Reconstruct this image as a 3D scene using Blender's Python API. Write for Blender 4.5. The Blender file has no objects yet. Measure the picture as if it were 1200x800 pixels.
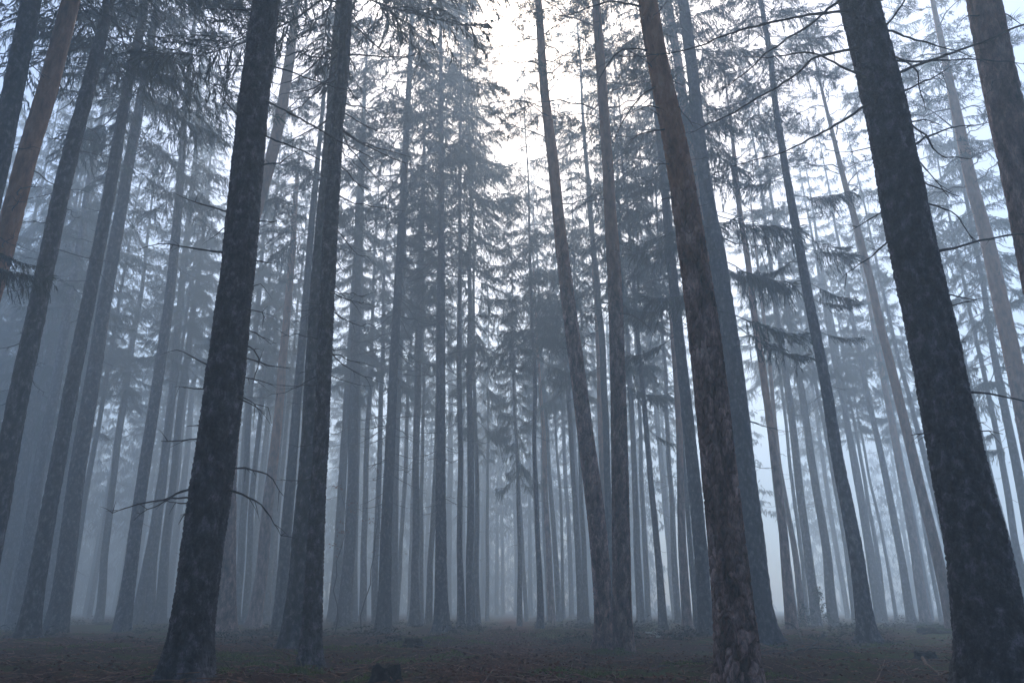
import bpy, math, random
import numpy as np
from mathutils import Vector, Matrix, Quaternion

# ------------------------------------------------------------------ camera, sky, sun, exposure
S = bpy.context.scene
COL = S.collection
FPX, PITCH, CAM_H = 890.0, math.radians(19.3), 0.75        # focal length in pixels of a 1200 px wide frame
cam_data = bpy.data.cameras.new('camera')
cam_data.sensor_width = 36.0
cam_data.lens = 36.0 * FPX / 1200.0
cam_data.clip_start, cam_data.clip_end = 0.05, 2000.0
cam = bpy.data.objects.new('camera', cam_data)
cam.location = (0, 0, CAM_H)
cam.rotation_euler = (math.pi / 2 + PITCH, 0, 0)
COL.objects.link(cam)
S.camera = cam

SUN_EL, SUN_AZ = math.radians(42), math.radians(3)        # azimuth measured from +Y towards +X
world = bpy.data.worlds.new('World')
S.world = world
world.use_nodes = True
wn, wl = world.node_tree.nodes, world.node_tree.links
wn.clear()
sky = wn.new('ShaderNodeTexSky')
sky.sky_type = 'NISHITA'
sky.sun_disc = False
sky.sun_elevation = SUN_EL
sky.sun_rotation = SUN_AZ
sky.air_density, sky.dust_density, sky.ozone_density = 1.0, 2.0, 1.5
hsv = wn.new('ShaderNodeHueSaturation')                    # overcast: the blue is washed out of the sky
hsv.inputs['Saturation'].default_value = 1.45
bg = wn.new('ShaderNodeBackground')
bg.inputs['Strength'].default_value = 0.12
wo = wn.new('ShaderNodeOutputWorld')
wl.new(sky.outputs[0], hsv.inputs['Color'])
wl.new(hsv.outputs[0], bg.inputs[0])
wl.new(bg.outputs[0], wo.inputs[0])

sun_data = bpy.data.lights.new('sun', 'SUN')
sun_data.energy = 1.9
sun_data.angle = math.radians(30)
sun_data.color = (1.0, 0.98, 0.95)
sun = bpy.data.objects.new('sun', sun_data)
sd = Vector((math.sin(SUN_AZ) * math.cos(SUN_EL), math.cos(SUN_AZ) * math.cos(SUN_EL), math.sin(SUN_EL)))
sun.rotation_euler = sd.to_track_quat('Z', 'Y').to_euler()
sun.location = (0, 0, 60)
COL.objects.link(sun)

S.view_settings.view_transform = 'Standard'
S.view_settings.look = 'None'
S.view_settings.gamma = 1.0
S.view_settings.exposure = 1.2
S.render.engine = 'CYCLES'
S.cycles.volume_bounces = 3
S.cycles.max_bounces = 6
S.cycles.diffuse_bounces = 2
S.cycles.glossy_bounces = 1
S.cycles.use_denoising = True
HAZE_DENSITY = 0.0152

RNG = np.random.default_rng(7)
random.seed(7)

# ------------------------------------------------------------------ picking points: pixel of the 1200 x 800 frame -> a point of the wood
FWD = np.array([0, math.cos(PITCH), math.sin(PITCH)])
UP = np.array([0, -math.sin(PITCH), math.cos(PITCH)])
RIGHT = np.array([1.0, 0, 0])
CAM = np.array([0, 0, CAM_H])

def ray(px, py):
    return FWD + RIGHT * (px - 600) / FPX + UP * (400 - py) / FPX

def on_ground(px, py):
    d = ray(px, py)
    return CAM + d * (-CAM_H / d[2])

def at_dist(px, py, Y):
    d = ray(px, py)
    return CAM + d * (Y / d[1])

# ------------------------------------------------------------------ helpers
def link(o, parent=None):
    COL.objects.link(o)
    if parent is not None:
        o.parent = parent
    return o

def make_mesh(name, V, F, smooth=True, mat=None, mat_idx=None):
    """V: n x 3 array, F: list of (k x 3 or k x 4 arrays)."""
    me = bpy.data.meshes.new(name)
    V = np.asarray(V, dtype=np.float32)
    if not isinstance(F, (list, tuple)):
        F = [F]
    F = [np.asarray(f, dtype=np.int32) for f in F if len(f)]
    me.vertices.add(len(V))
    me.vertices.foreach_set('co', V.ravel())
    loops = np.concatenate([f.ravel() for f in F])
    tot = np.concatenate([np.full(len(f), f.shape[1], dtype=np.int32) for f in F])
    start = np.concatenate([[0], np.cumsum(tot)[:-1]]).astype(np.int32)
    me.loops.add(len(loops))
    me.loops.foreach_set('vertex_index', loops)
    me.polygons.add(len(tot))
    me.polygons.foreach_set('loop_start', start)
    me.polygons.foreach_set('loop_total', tot)
    me.polygons.foreach_set('use_smooth', np.full(len(tot), smooth))
    for m in (mat if isinstance(mat, (list, tuple)) else [mat]):
        if m is not None:
            me.materials.append(m)
    if mat_idx is not None:
        me.polygons.foreach_set('material_index', np.asarray(mat_idx, dtype=np.int32))
    me.update(calc_edges=True)
    return me

def mesh_obj(name, me, parent=None):
    return link(bpy.data.objects.new(name, me), parent)

def tag(o, label=None, cat=None, group=None, kind=None):
    if label: o['label'] = label
    if cat: o['category'] = cat
    if group: o['group'] = group
    if kind: o['kind'] = kind
    return o

class Geo:
    """collects tubes, kites and lumps into one mesh with two material slots (0 wood, 1 leaf)"""
    def __init__(s):
        s.V, s.Q, s.T, s.mq, s.mt, s.n = [], [], [], [], [], 0
    def add(s, V, Q=None, T=None, m=0):
        V = np.asarray(V, dtype=np.float64)
        s.V.append(V)
        if Q is not None and len(Q):
            s.Q.append(np.asarray(Q) + s.n); s.mq.append(np.full(len(Q), m))
        if T is not None and len(T):
            s.T.append(np.asarray(T) + s.n); s.mt.append(np.full(len(T), m))
        s.n += len(V)
    def tube(s, P, R, sides=5, m=0):
        P = np.asarray(P, float); R = np.asarray(R, float)
        k = len(P)
        t = np.gradient(P, axis=0)
        t /= np.linalg.norm(t, axis=1)[:, None] + 1e-9
        ref = np.array([0.13, 0.21, 1.0]) if abs(t[0, 2]) < 0.8 else np.array([1.0, 0.2, 0.1])
        a = np.cross(t, ref); a /= np.linalg.norm(a, axis=1)[:, None] + 1e-9
        b = np.cross(t, a)
        th = np.arange(sides) * 2 * math.pi / sides
        ring = a[:, None, :] * np.cos(th)[None, :, None] + b[:, None, :] * np.sin(th)[None, :, None]
        V = P[:, None, :] + ring * R[:, None, None]
        V = np.vstack([V.reshape(-1, 3), P[-1:] + t[-1:] * R[-1] * 0.8])
        i = np.arange(k - 1)[:, None] * sides
        j = np.arange(sides)[None, :]
        j2 = (j + 1) % sides
        Q = np.stack([i + j, i + j2, i + sides + j2, i + sides + j], -1).reshape(-1, 4)
        e = (k - 1) * sides
        T = np.stack([e + np.arange(sides), e + (np.arange(sides) + 1) % sides, np.full(sides, k * sides)], -1)
        s.add(V, Q, T, m)
    def kites(s, B, D, W, m=1, rng=RNG, belly=0.35):
        """B: bases, D: direction * length, W: width -- pointed leaf-like slips"""
        n = len(B)
        if n == 0: return
        r = rng.normal(size=(n, 3))
        side = np.cross(D, r)
        side /= np.linalg.norm(side, axis=1)[:, None] + 1e-9
        side *= (W * 0.5)[:, None]
        bend = rng.normal(size=(n, 3)) * (np.linalg.norm(D, axis=1) * 0.06)[:, None]
        mid = B + D * belly + bend
        V = np.stack([B, mid + side, B + D, mid - side], 1).reshape(-1, 3)
        Q = np.arange(n * 4).reshape(n, 4)
        s.add(V, Q, None, m)
    def mesh(s, name, mats, smooth=True):
        V = np.vstack(s.V)
        F, mi = [], []
        if s.Q: F.append(np.vstack(s.Q)); mi.append(np.concatenate(s.mq))
        if s.T: F.append(np.vstack(s.T)); mi.append(np.concatenate(s.mt))
        return make_mesh(name, V, F, smooth, mats, np.concatenate(mi))

# ------------------------------------------------------------------ noise in numpy
def _hash(i, j, seed):
    h = (i.astype(np.int64) * 374761393 + j.astype(np.int64) * 668265263 + seed * 1442695041) & 0xFFFFFFFF
    h = ((h ^ (h >> 13)) * 1274126177) & 0xFFFFFFFF
    h = ((h ^ (h >> 16)) * 2246822519) & 0xFFFFFFFF
    return ((h ^ (h >> 15)) & 0xFFFFFF) / float(0x1000000)

def vnoise(x, y, seed=0, px=None):
    xi, yi = np.floor(x), np.floor(y)
    fx, fy = x - xi, y - yi
    fx, fy = fx * fx * (3 - 2 * fx), fy * fy * (3 - 2 * fy)
    w = (lambda a: np.mod(a, px)) if px else (lambda a: a)
    a, b = _hash(w(xi), yi, seed), _hash(w(xi + 1), yi, seed)
    c, d = _hash(w(xi), yi + 1, seed), _hash(w(xi + 1), yi + 1, seed)
    return (a + (b - a) * fx) * (1 - fy) + (c + (d - c) * fx) * fy

def fbm(x, y, seed=0, octaves=4, px=None):
    t, a, n = 0, 0.5, 0
    for k in range(octaves):
        t = t + a * vnoise(x * 2 ** k, y * 2 ** k, seed + k * 17, px * 2 ** k if px else None)
        n += a; a *= 0.5
    return t / n

def cells(u, v, pu, seed=0, jit=0.85):
    """F2 - F1 and a random number per cell; u is periodic over pu cells"""
    ui, vi = np.floor(u), np.floor(v)
    f1 = np.full(u.shape, 9.0); f2 = np.full(u.shape, 9.0); idn = np.zeros(u.shape)
    for a in (-1, 0, 1):
        for b in (-1, 0, 1):
            cu, cv = ui + a, vi + b
            w = np.mod(cu, pu)
            qx = cu + 0.5 + jit * (_hash(w, cv, seed) - 0.5)
            qy = cv + 0.5 + jit * (_hash(w, cv, seed + 5) - 0.5)
            d = np.hypot(u - qx, v - qy)
            r = _hash(w, cv, seed + 9)
            nearer = d < f1
            f2 = np.where(nearer, f1, np.minimum(f2, d))
            idn = np.where(nearer, r, idn)
            f1 = np.where(nearer, d, f1)
    return f2 - f1, idn

# ------------------------------------------------------------------ materials
def new_mat(name):
    m = bpy.data.materials.new(name)
    m.use_nodes = True
    n, l = m.node_tree.nodes, m.node_tree.links
    b = n['Principled BSDF']
    return m, n, l, b

def ramp(n, stops, interp='LINEAR'):
    r = n.new('ShaderNodeValToRGB')
    r.color_ramp.interpolation = interp
    el = r.color_ramp.elements
    while len(el) < len(stops): el.new(0.5)
    for e, (p, c) in zip(el, stops):
        e.position = p; e.color = (*c, 1)
    return r

def noise_node(n, l, vec, scale, detail=6, rough=0.6):
    t = n.new('ShaderNodeTexNoise')
    t.inputs['Scale'].default_value = scale
    t.inputs['Detail'].default_value = detail
    t.inputs['Roughness'].default_value = rough
    l.new(vec, t.inputs['Vector'])
    return t

def bark_material(name, cols, cols2, stretch=(1, 1, 0.35), scale=9.0, bump=0.9, orange=None, speck=None):
    m, n, l, b = new_mat(name)
    tc = n.new('ShaderNodeTexCoord')
    mp = n.new('ShaderNodeMapping')
    mp.inputs['Scale'].default_value = stretch
    l.new(tc.outputs['Object'], mp.inputs['Vector'])
    n1 = noise_node(n, l, mp.outputs[0], scale, 8, 0.65)
    n2 = noise_node(n, l, mp.outputs[0], scale * 7, 6, 0.7)
    n3 = noise_node(n, l, tc.outputs['Object'], 1.3, 4, 0.6)
    r1 = ramp(n, [(0.32, cols[0]), (0.52, cols[1]), (0.72, cols[2])])
    r2 = ramp(n, [(0.35, cols2[0]), (0.65, cols2[1])])
    l.new(n1.outputs['Fac'], r1.inputs[0])
    l.new(n2.outputs['Fac'], r2.inputs[0])
    mx = n.new('ShaderNodeMix'); mx.data_type = 'RGBA'; mx.blend_type = 'OVERLAY'
    mx.inputs[0].default_value = 0.65
    l.new(r1.outputs[0], mx.inputs[6]); l.new(r2.outputs[0], mx.inputs[7])
    out = mx.outputs[2]
    # plates: the number each bark plate carries tints it
    at = n.new('ShaderNodeAttribute'); at.attribute_name = 'plate'
    hs = n.new('ShaderNodeHueSaturation')
    mr = n.new('ShaderNodeMapRange')
    mr.inputs[3].default_value = 0.15; mr.inputs[4].default_value = 2.1
    l.new(at.outputs['Fac'], mr.inputs[0]); l.new(mr.outputs[0], hs.inputs['Value'])
    l.new(out, hs.inputs['Color']); out = hs.outputs[0]
    if speck:  # pale specks: highlights on the bark, painted into its colour
        rl = ramp(n, [(0.56, (0, 0, 0)), (0.72, (1, 1, 1))])
        n4 = noise_node(n, l, tc.outputs['Object'], 14.0, 8, 0.75)
        n6 = noise_node(n, l, tc.outputs['Object'], 1.7, 4, 0.6)
        pm = n.new('ShaderNodeMath'); pm.operation = 'MULTIPLY_ADD'; pm.inputs[1].default_value = 0.55; 
        l.new(n6.outputs['Fac'], pm.inputs[0]); l.new(n4.outputs['Fac'], pm.inputs[2])
        ps = n.new('ShaderNodeMath'); ps.operation = 'SUBTRACT'; ps.inputs[1].default_value = 0.275
        l.new(pm.outputs[0], ps.inputs[0])
        l.new(ps.outputs[0], rl.inputs[0])
        ml = n.new('ShaderNodeMix'); ml.data_type = 'RGBA'
        mm = n.new('ShaderNodeMath'); mm.operation = 'MULTIPLY'; mm.inputs[1].default_value = speck[1]
        l.new(rl.outputs[0], mm.inputs[0]); l.new(mm.outputs[0], ml.inputs[0])
        l.new(out, ml.inputs[6]); ml.inputs[7].default_value = (*speck[0], 1)
        out = ml.outputs[2]
    if orange:
        oa = n.new('ShaderNodeAttribute'); oa.attribute_type = 'OBJECT'; oa.attribute_name = 'bark_turns'
        sp = n.new('ShaderNodeSeparateXYZ'); l.new(tc.outputs['Object'], sp.inputs[0])
        su = n.new('ShaderNodeMath'); su.operation = 'SUBTRACT'
        l.new(sp.outputs['Z'], su.inputs[0]); l.new(oa.outputs['Fac'], su.inputs[1])
        ad = n.new('ShaderNodeMath'); ad.operation = 'MULTIPLY_ADD'; ad.inputs[1].default_value = 6.0
        n5 = noise_node(n, l, mp.outputs[0], 6.0, 8, 0.75)
        l.new(n5.outputs['Fac'], ad.inputs[0]); l.new(su.outputs[0], ad.inputs[2])
        mr2 = n.new('ShaderNodeMapRange'); mr2.inputs[1].default_value = 2.2; mr2.inputs[2].default_value = 4.0
        l.new(ad.outputs[0], mr2.inputs[0])
        ro = ramp(n, [(0.3, orange[0]), (0.55, orange[1]), (0.75, orange[2])])
        l.new(n1.outputs['Fac'], ro.inputs[0])
        mo = n.new('ShaderNodeMix'); mo.data_type = 'RGBA'
        l.new(mr2.outputs[0], mo.inputs[0]); l.new(out, mo.inputs[6]); l.new(ro.outputs[0], mo.inputs[7])
        out = mo.outputs[2]
    # every trunk a little lighter or darker than its neighbour
    oi = n.new('ShaderNodeObjectInfo')
    hv = n.new('ShaderNodeHueSaturation')
    mr3 = n.new('ShaderNodeMapRange'); mr3.inputs[3].default_value = 0.8; mr3.inputs[4].default_value = 1.2
    l.new(oi.outputs['Random'], mr3.inputs[0]); l.new(mr3.outputs[0], hv.inputs['Value'])
    l.new(out, hv.inputs['Color'])
    l.new(hv.outputs[0], b.inputs['Base Color'])
    b.inputs['Roughness'].default_value = 0.8
    b.inputs['Specular IOR Level'].default_value = 0.2
    rr = ramp(n, [(0.3, (0.45,) * 3), (0.7, (0.9,) * 3)])
    l.new(n3.outputs['Fac'], rr.inputs[0]); l.new(rr.outputs[0], b.inputs['Roughness'])
    ma = n.new('ShaderNodeMath'); ma.operation = 'MULTIPLY_ADD'; ma.inputs[1].default_value = 0.45
    l.new(n2.outputs['Fac'], ma.inputs[0]); l.new(n1.outputs['Fac'], ma.inputs[2])
    bp = n.new('ShaderNodeBump'); bp.inputs['Strength'].default_value = bump; bp.inputs['Distance'].default_value = 0.03
    l.new(ma.outputs[0], bp.inputs['Height']); l.new(bp.outputs[0], b.inputs['Normal'])
    return m

M_SPRUCE = bark_material('spruce_bark', [(0.012, 0.010, 0.011), (0.075, 0.063, 0.068), (0.27, 0.235, 0.25)],
                         [(0.12, 0.115, 0.12), (0.86, 0.84, 0.85)], (1, 1, 0.6), 11, 1.0, speck=((0.26, 0.24, 0.27), 0.35))  # last pair: tone and strength of the painted bark highlights
M_PINE = bark_material('pine_bark', [(0.022, 0.014, 0.013), (0.25, 0.145, 0.12), (0.52, 0.36, 0.32)],
                       [(0.14, 0.13, 0.13), (0.84, 0.82, 0.80)], (1, 1, 0.35), 8, 1.0,
                       orange=[(0.20, 0.085, 0.05), (0.50, 0.22, 0.12), (0.60, 0.36, 0.26)])
def simple_mat(name, c0, c1, scale=6, rough=0.8, spec=0.3, rnd=0.3, bump=0.0, obj=True):
    m, n, l, b = new_mat(name)
    tc = n.new('ShaderNodeTexCoord')
    t = noise_node(n, l, tc.outputs['Object'], scale, 5, 0.65)
    r = ramp(n, [(0.35, c0), (0.65, c1)])
    l.new(t.outputs['Fac'], r.inputs[0])
    oi = n.new('ShaderNodeObjectInfo')
    hv = n.new('ShaderNodeHueSaturation')
    mr = n.new('ShaderNodeMapRange'); mr.inputs[3].default_value = 1 - rnd; mr.inputs[4].default_value = 1 + rnd
    l.new(oi.outputs['Random'], mr.inputs[0]); l.new(mr.outputs[0], hv.inputs['Value'])
    l.new(r.outputs[0], hv.inputs['Color']); l.new(hv.outputs[0], b.inputs['Base Color'])
    b.inputs['Roughness'].default_value = rough
    b.inputs['Specular IOR Level'].default_value = spec
    if bump:
        bp = n.new('ShaderNodeBump'); bp.inputs['Strength'].default_value = bump; bp.inputs['Distance'].default_value = 0.02
        t2 = noise_node(n, l, tc.outputs['Object'], scale * 6, 5, 0.7)
        l.new(t2.outputs['Fac'], bp.inputs['Height']); l.new(bp.outputs[0], b.inputs['Normal'])
    return m
M_TWIG = simple_mat('dead_twig', (0.035, 0.03, 0.03), (0.075, 0.065, 0.06), 20)
M_NEEDLE = simple_mat('spruce_needles', (0.020, 0.034, 0.024), (0.045, 0.065, 0.042), 1.5, 0.7, 0.25)
M_PNEEDLE = simple_mat('pine_needles', (0.03, 0.05, 0.035), (0.06, 0.085, 0.055), 1.5, 0.7, 0.25)
M_LIMB = simple_mat('pine_limb', (0.08, 0.05, 0.04), (0.16, 0.10, 0.075), 8)
M_LITTER = simple_mat('fallen_twig', (0.05, 0.03, 0.024), (0.24, 0.12, 0.08), 9, rnd=0.5)
M_MOSS = simple_mat('moss', (0.05, 0.075, 0.015), (0.17, 0.20, 0.04), 9)
M_GRASS = simple_mat('dry_grass', (0.12, 0.11, 0.05), (0.32, 0.28, 0.14), 5)
M_WOOD = simple_mat('broken_wood', (0.10, 0.05, 0.03), (0.24, 0.13, 0.075), 14, bump=0.5)
M_ROT = simple_mat('rotten_stump_wood', (0.03, 0.022, 0.018), (0.07, 0.05, 0.04), 10, bump=0.8)
M_BEECH = simple_mat('beech_leaf', (0.16, 0.06, 0.03), (0.30, 0.12, 0.06), 9)
M_LEAF = simple_mat('bush_leaf', (0.025, 0.04, 0.02), (0.06, 0.085, 0.04), 9)
M_LICHEN = simple_mat('lichen_twig', (0.22, 0.24, 0.22), (0.5, 0.53, 0.5), 14)

# ------------------------------------------------------------------ ground
def ground_z(x, y):
    x = np.asarray(x, float); y = np.asarray(y, float)
    r = np.hypot(x, y)
    near = np.clip((r - 2.5) / 4, 0, 1)
    z = (fbm(x * 0.35, y * 0.35, 3, 4) - 0.5) * 0.34 * near
    z += (fbm(x * 1.7, y * 1.7, 31, 4) - 0.5) * 0.17 + (fbm(x * 5.5, y * 5.5, 37, 3) - 0.5) * 0.07
    far = np.clip((r - 45) / 60, 0, 1)
    return z * (1 - 0.5 * far)

def build_ground():
    m, n, l, b = new_mat('forest_floor')
    tc = n.new('ShaderNodeTexCoord')
    n1 = noise_node(n, l, tc.outputs['Object'], 0.55, 8, 0.65)
    n2 = noise_node(n, l, tc.outputs['Object'], 7.0, 8, 0.7)
    n3 = noise_node(n, l, tc.outputs['Object'], 38.0, 6, 0.75)
    litter = ramp(n, [(0.3, (0.006, 0.004, 0.004)), (0.5, (0.055, 0.025, 0.017)), (0.62, (0.17, 0.066, 0.037)), (0.75, (0.34, 0.17, 0.10))])
    l.new(n3.outputs['Fac'], litter.inputs[0])
    moss = ramp(n, [(0.3, (0.008, 0.010, 0.004)), (0.55, (0.075, 0.09, 0.014)), (0.75, (0.20, 0.22, 0.04))])
    l.new(n3.outputs['Fac'], moss.inputs[0])
    ma = n.new('ShaderNodeMath'); ma.operation = 'MULTIPLY_ADD'; ma.inputs[1].default_value = 0.45
    l.new(n2.outputs['Fac'], ma.inputs[0]); l.new(n1.outputs['Fac'], ma.inputs[2])
    mk = ramp(n, [(0.70, (0, 0, 0)), (0.84, (1, 1, 1))])
    l.new(ma.outputs[0], mk.inputs[0])
    mx = n.new('ShaderNodeMix'); mx.data_type = 'RGBA'
    l.new(mk.outputs[0], mx.inputs[0]); l.new(litter.outputs[0], mx.inputs[6]); l.new(moss.outputs[0], mx.inputs[7])
    sp = n.new('ShaderNodeSeparateXYZ'); l.new(tc.outputs['Object'], sp.inputs[0])
    ab = n.new('ShaderNodeMath'); ab.operation = 'ABSOLUTE'; l.new(sp.outputs['X'], ab.inputs[0])
    wob = n.new('ShaderNodeMath'); wob.operation = 'MULTIPLY_ADD'; wob.inputs[1].default_value = -1.6
    l.new(n1.outputs['Fac'], wob.inputs[0]); l.new(ab.outputs[0], wob.inputs[2])
    pr = n.new('ShaderNodeMapRange'); pr.inputs[1].default_value = -0.55; pr.inputs[2].default_value = 0.25; pr.inputs[3].default_value = 0.85; pr.inputs[4].default_value = 0.0
    l.new(wob.outputs[0], pr.inputs[0])
    red = ramp(n, [(0.35, (0.012, 0.006, 0.005)), (0.52, (0.12, 0.036, 0.020)), (0.7, (0.34, 0.11, 0.06))])
    l.new(n3.outputs['Fac'], red.inputs[0])
    mp2 = n.new('ShaderNodeMix'); mp2.data_type = 'RGBA'
    l.new(pr.outputs[0], mp2.inputs[0]); l.new(mx.outputs[2], mp2.inputs[6]); l.new(red.outputs[0], mp2.inputs[7])
    l.new(mp2.outputs[2], b.inputs['Base Color'])
    b.inputs['Roughness'].default_value = 0.9
    b.inputs['Specular IOR Level'].default_value = 0.04
    bp = n.new('ShaderNodeBump'); bp.inputs['Strength'].default_value = 0.9; bp.inputs['Distance'].default_value = 0.05
    l.new(n3.outputs['Fac'], bp.inputs['Height']); l.new(bp.outputs[0], b.inputs['Normal'])
    k = 330
    s = np.linspace(-1, 1, k)
    g = np.sign(s) * (np.abs(s) * 13 + np.abs(s) ** 5 * 187)
    X, Y = np.meshgrid(g, g + 9.0)
    V = np.stack([X.ravel(), Y.ravel(), ground_z(X, Y).ravel()], 1)
    i = np.arange(k * k).reshape(k, k)
    Q = np.stack([i[:-1, :-1], i[:-1, 1:], i[1:, 1:], i[1:, :-1]], -1).reshape(-1, 4)
    tag(mesh_obj('ground', make_mesh('ground', V, Q, True, m)), 'dark forest floor of needles, twigs and moss', 'ground', kind='structure')
build_ground()

# ------------------------------------------------------------------ boughs and crowns
def rotz(P, a):
    c, s = math.cos(a), math.sin(a)
    return P @ np.array([[c, s, 0], [-s, c, 0], [0, 0, 1]])

def spruce_bough(g, L, rng, droop=0.4, dens=1.0, origin=np.zeros(3), az=0.0, bare=0.2):
    """one limb with its combed, hanging side twigs; grows along +x before it is turned by az"""
    s = np.linspace(0, 1, 9)
    wig = np.cumsum(rng.normal(0, 0.02, (9, 2)), 0) * L
    P = np.stack([s * L, wig[:, 0], L * (-droop * s + droop * 0.55 * s ** 2.2) + wig[:, 1] * 0.5], 1)
    sub = Geo()
    heavy = rng.choice([0.55, 0.9, 1.3, 1.9], p=[0.25, 0.35, 0.25, 0.15])
    sub.tube(P, 0.006 + 0.012 * L / 2.5 * (1 - s) ** 0.9, 4, 0)
    n2 = max(4, int(9 * L * dens * (0.65 + 0.35 * heavy)))
    B, D, W = [], [], []
    for q in range(n2):
        u = bare + (1 - bare) * (q + rng.random()) / n2
        if rng.random() < 0.12: continue
        p0 = np.array([np.interp(u, s, P[:, k]) for k in range(3)])
        for sg in (-1, 1):
            if rng.random() < 0.15: continue
            l2 = (0.22 + 0.36 * L * (1 - u) ** 0.6 * (0.35 + u)) * rng.uniform(0.55, 1.15)
            a = sg * math.radians(rng.uniform(30, 70))
            t = np.linspace(0, 1, 4)
            dr = rng.uniform(0.25, 0.75) * (0.6 + 0.5 * heavy)
            Q = p0 + np.stack([np.cos(a) * l2 * t, np.sin(a) * l2 * t, -dr * l2 * t ** 1.6], 1)
            nt = max(5, int(l2 / 0.020))
            tt = (np.arange(nt) + rng.random(nt)) / nt
            base = np.stack([np.interp(tt, t, Q[:, k]) for k in range(3)], 1)
            ln = rng.uniform(0.06, 0.26, nt) * (0.6 + 0.45 * heavy) * (1.1 - 0.5 * tt) * (0.6 + 0.16 * min(L, 3))
            dirv = np.stack([np.cos(a) * 0.45 + rng.normal(0, 0.35, nt), np.sin(a) * 0.45 + rng.normal(0, 0.35, nt), -0.75 - rng.random(nt) * 0.6], 1)
            dirv /= np.linalg.norm(dirv, axis=1)[:, None]
            B.append(base); D.append(dirv * ln[:, None]); W.append(rng.uniform(0.010, 0.022, nt))
            # the twig itself, bushy along its length
            B.append(Q[:-1]); D.append(np.diff(Q, axis=0) * 1.25); W.append(np.full(3, 0.028))
    # tip
    nt = 10
    B.append(P[-1] + rng.normal(0, 0.03, (nt, 3))); d = rng.normal(0, 0.4, (nt, 3)) + np.array([1, 0, -0.2])
    D.append(d * 0.16); W.append(np.full(nt, 0.035))
    sub.kites(np.vstack(B), np.vstack(D), np.concatenate(W), 1, rng)
    V = rotz(np.vstack(sub.V), az) + origin
    off = g.n
    g.V.append(V); g.n += len(V)
    for A, mm, GA, GM in ((sub.Q, sub.mq, g.Q, g.mq), (sub.T, sub.mt, g.T, g.mt)):
        for a_, m_ in zip(A, mm):
            GA.append(a_ + off); GM.append(m_)

def spruce_crown(seed, n=78, R=2.6, H=12.0):
    rng = np.random.default_rng(seed)
    g = Geo()
    for k in range(n):
        u = (k + rng.random()) / n
        u = u ** 1.1
        L = R * ((1 - u) ** 0.85) * rng.uniform(0.55, 1.12) + 0.25
        if u < 0.12: L *= rng.uniform(0.5, 1.0)
        if u < 0.75 and vnoise(np.array([k * 0.37]), np.array([seed * 1.3]), 3)[0] < 0.2: continue
        spruce_bough(g, L, rng, droop=rng.uniform(0.25, 0.6) * (1 - u) + 0.05, dens=0.85 + 0.5 * u, origin=np.array([0, 0, u * H * 0.985]), az=k * 2.399 + rng.normal(0, 0.35), bare=0.1 + 0.18 * (1 - u))
    return g.mesh('spruce_crown', [M_TWIG, M_NEEDLE])

def pine_tufts(B, D, W, p, d, rng, n=16, r=0.12):
    b = p + np.outer(rng.random(n), d) * 0.22
    v = rng.normal(size=(n, 3)); v /= np.linalg.norm(v, axis=1)[:, None]
    v = v + d * 0.7 + np.array([0, 0, 0.15])
    B.append(b); D.append(v * r * rng.uniform(0.6, 1.15, (n, 1))); W.append(rng.uniform(0.012, 0.024, n))

def pine_limb(g, L, rng, origin, az, rise=0.25, leafy=0.45, thick=1.0):
    s = np.linspace(0, 1, 10)
    wig = np.cumsum(rng.normal(0, 0.035, (10, 2)), 0) * L
    P = np.stack([s * L, wig[:, 0], L * (rise * s - 0.35 * s ** 2 + 0.2 * s ** 4) + wig[:, 1]], 1)
    P = rotz(P, az) + origin
    g.tube(P, (0.008 + 0.022 * thick * L / 3) * (1 - s * 0.85), 5, 0)
    B, D, W = [], [], []
    nk = int(4 + 4 * L)
    for k in range(nk):
        u = rng.uniform(0.25, 1)
        p0 = np.array([np.interp(u, s, P[:, i]) for i in range(3)])
        a = az + rng.uniform(-1.2, 1.2)
        l2 = rng.uniform(0.3, 0.95) * (0.5 + 0.18 * L)
        t = np.linspace(0, 1, 4)
        up = rng.uniform(-0.25, 0.5)
        w2 = rng.normal(0, 0.05, (4, 3)) * l2; w2[0] = 0
        Q = p0 + np.stack([np.cos(a) * l2 * t, np.sin(a) * l2 * t, up * l2 * t], 1) + w2
        g.tube(Q, 0.007 * (1 - t * 0.7), 4, 0)
        if u > leafy:
            for w in (0.4, 0.7, 1.0):
                for _ in range(2):
                    q = np.array([np.interp(w, t, Q[:, i]) for i in range(3)])
                    dd = (Q[-1] - Q[0]) / l2 + rng.normal(0, 0.5, 3)
                    dd /= np.linalg.norm(dd)
                    if rng.random() < 0.8:
                        pine_tufts(B, D, W, q, dd, rng)
    if B:
        g.kites(np.vstack(B), np.vstack(D), np.concatenate(W), 1, rng)

def pine_crown(seed, n=30, R=2.7, H=9.0):
    rng = np.random.default_rng(seed)
    g = Geo()
    for k in range(n):
        u = (k + rng.random()) / n
        L = R * (0.55 + 0.45 * math.sin(math.pi * min(1, u * 0.8 + 0.2))) * rng.uniform(0.5, 1.1) * (1 - 0.55 * u)
        pine_limb(g, L, rng, np.array([0, 0, u * H * 0.97]), k * 2.399 + rng.normal(0, 0.5), rise=rng.uniform(0.05, 0.6), leafy=0.5 - 0.3 * u)
    return g.mesh('pine_crown', [M_LIMB, M_PNEEDLE])

SPRUCE_H, PINE_H = 12.0, 9.0
SPRUCE_CROWNS = [spruce_crown(100 + k, n=(68, 76, 62, 82, 66)[k], R=(2.5, 2.8, 2.3, 2.6, 3.0)[k]) for k in range(5)]
PINE_CROWNS = [pine_crown(200 + k) for k in range(3)]

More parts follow.
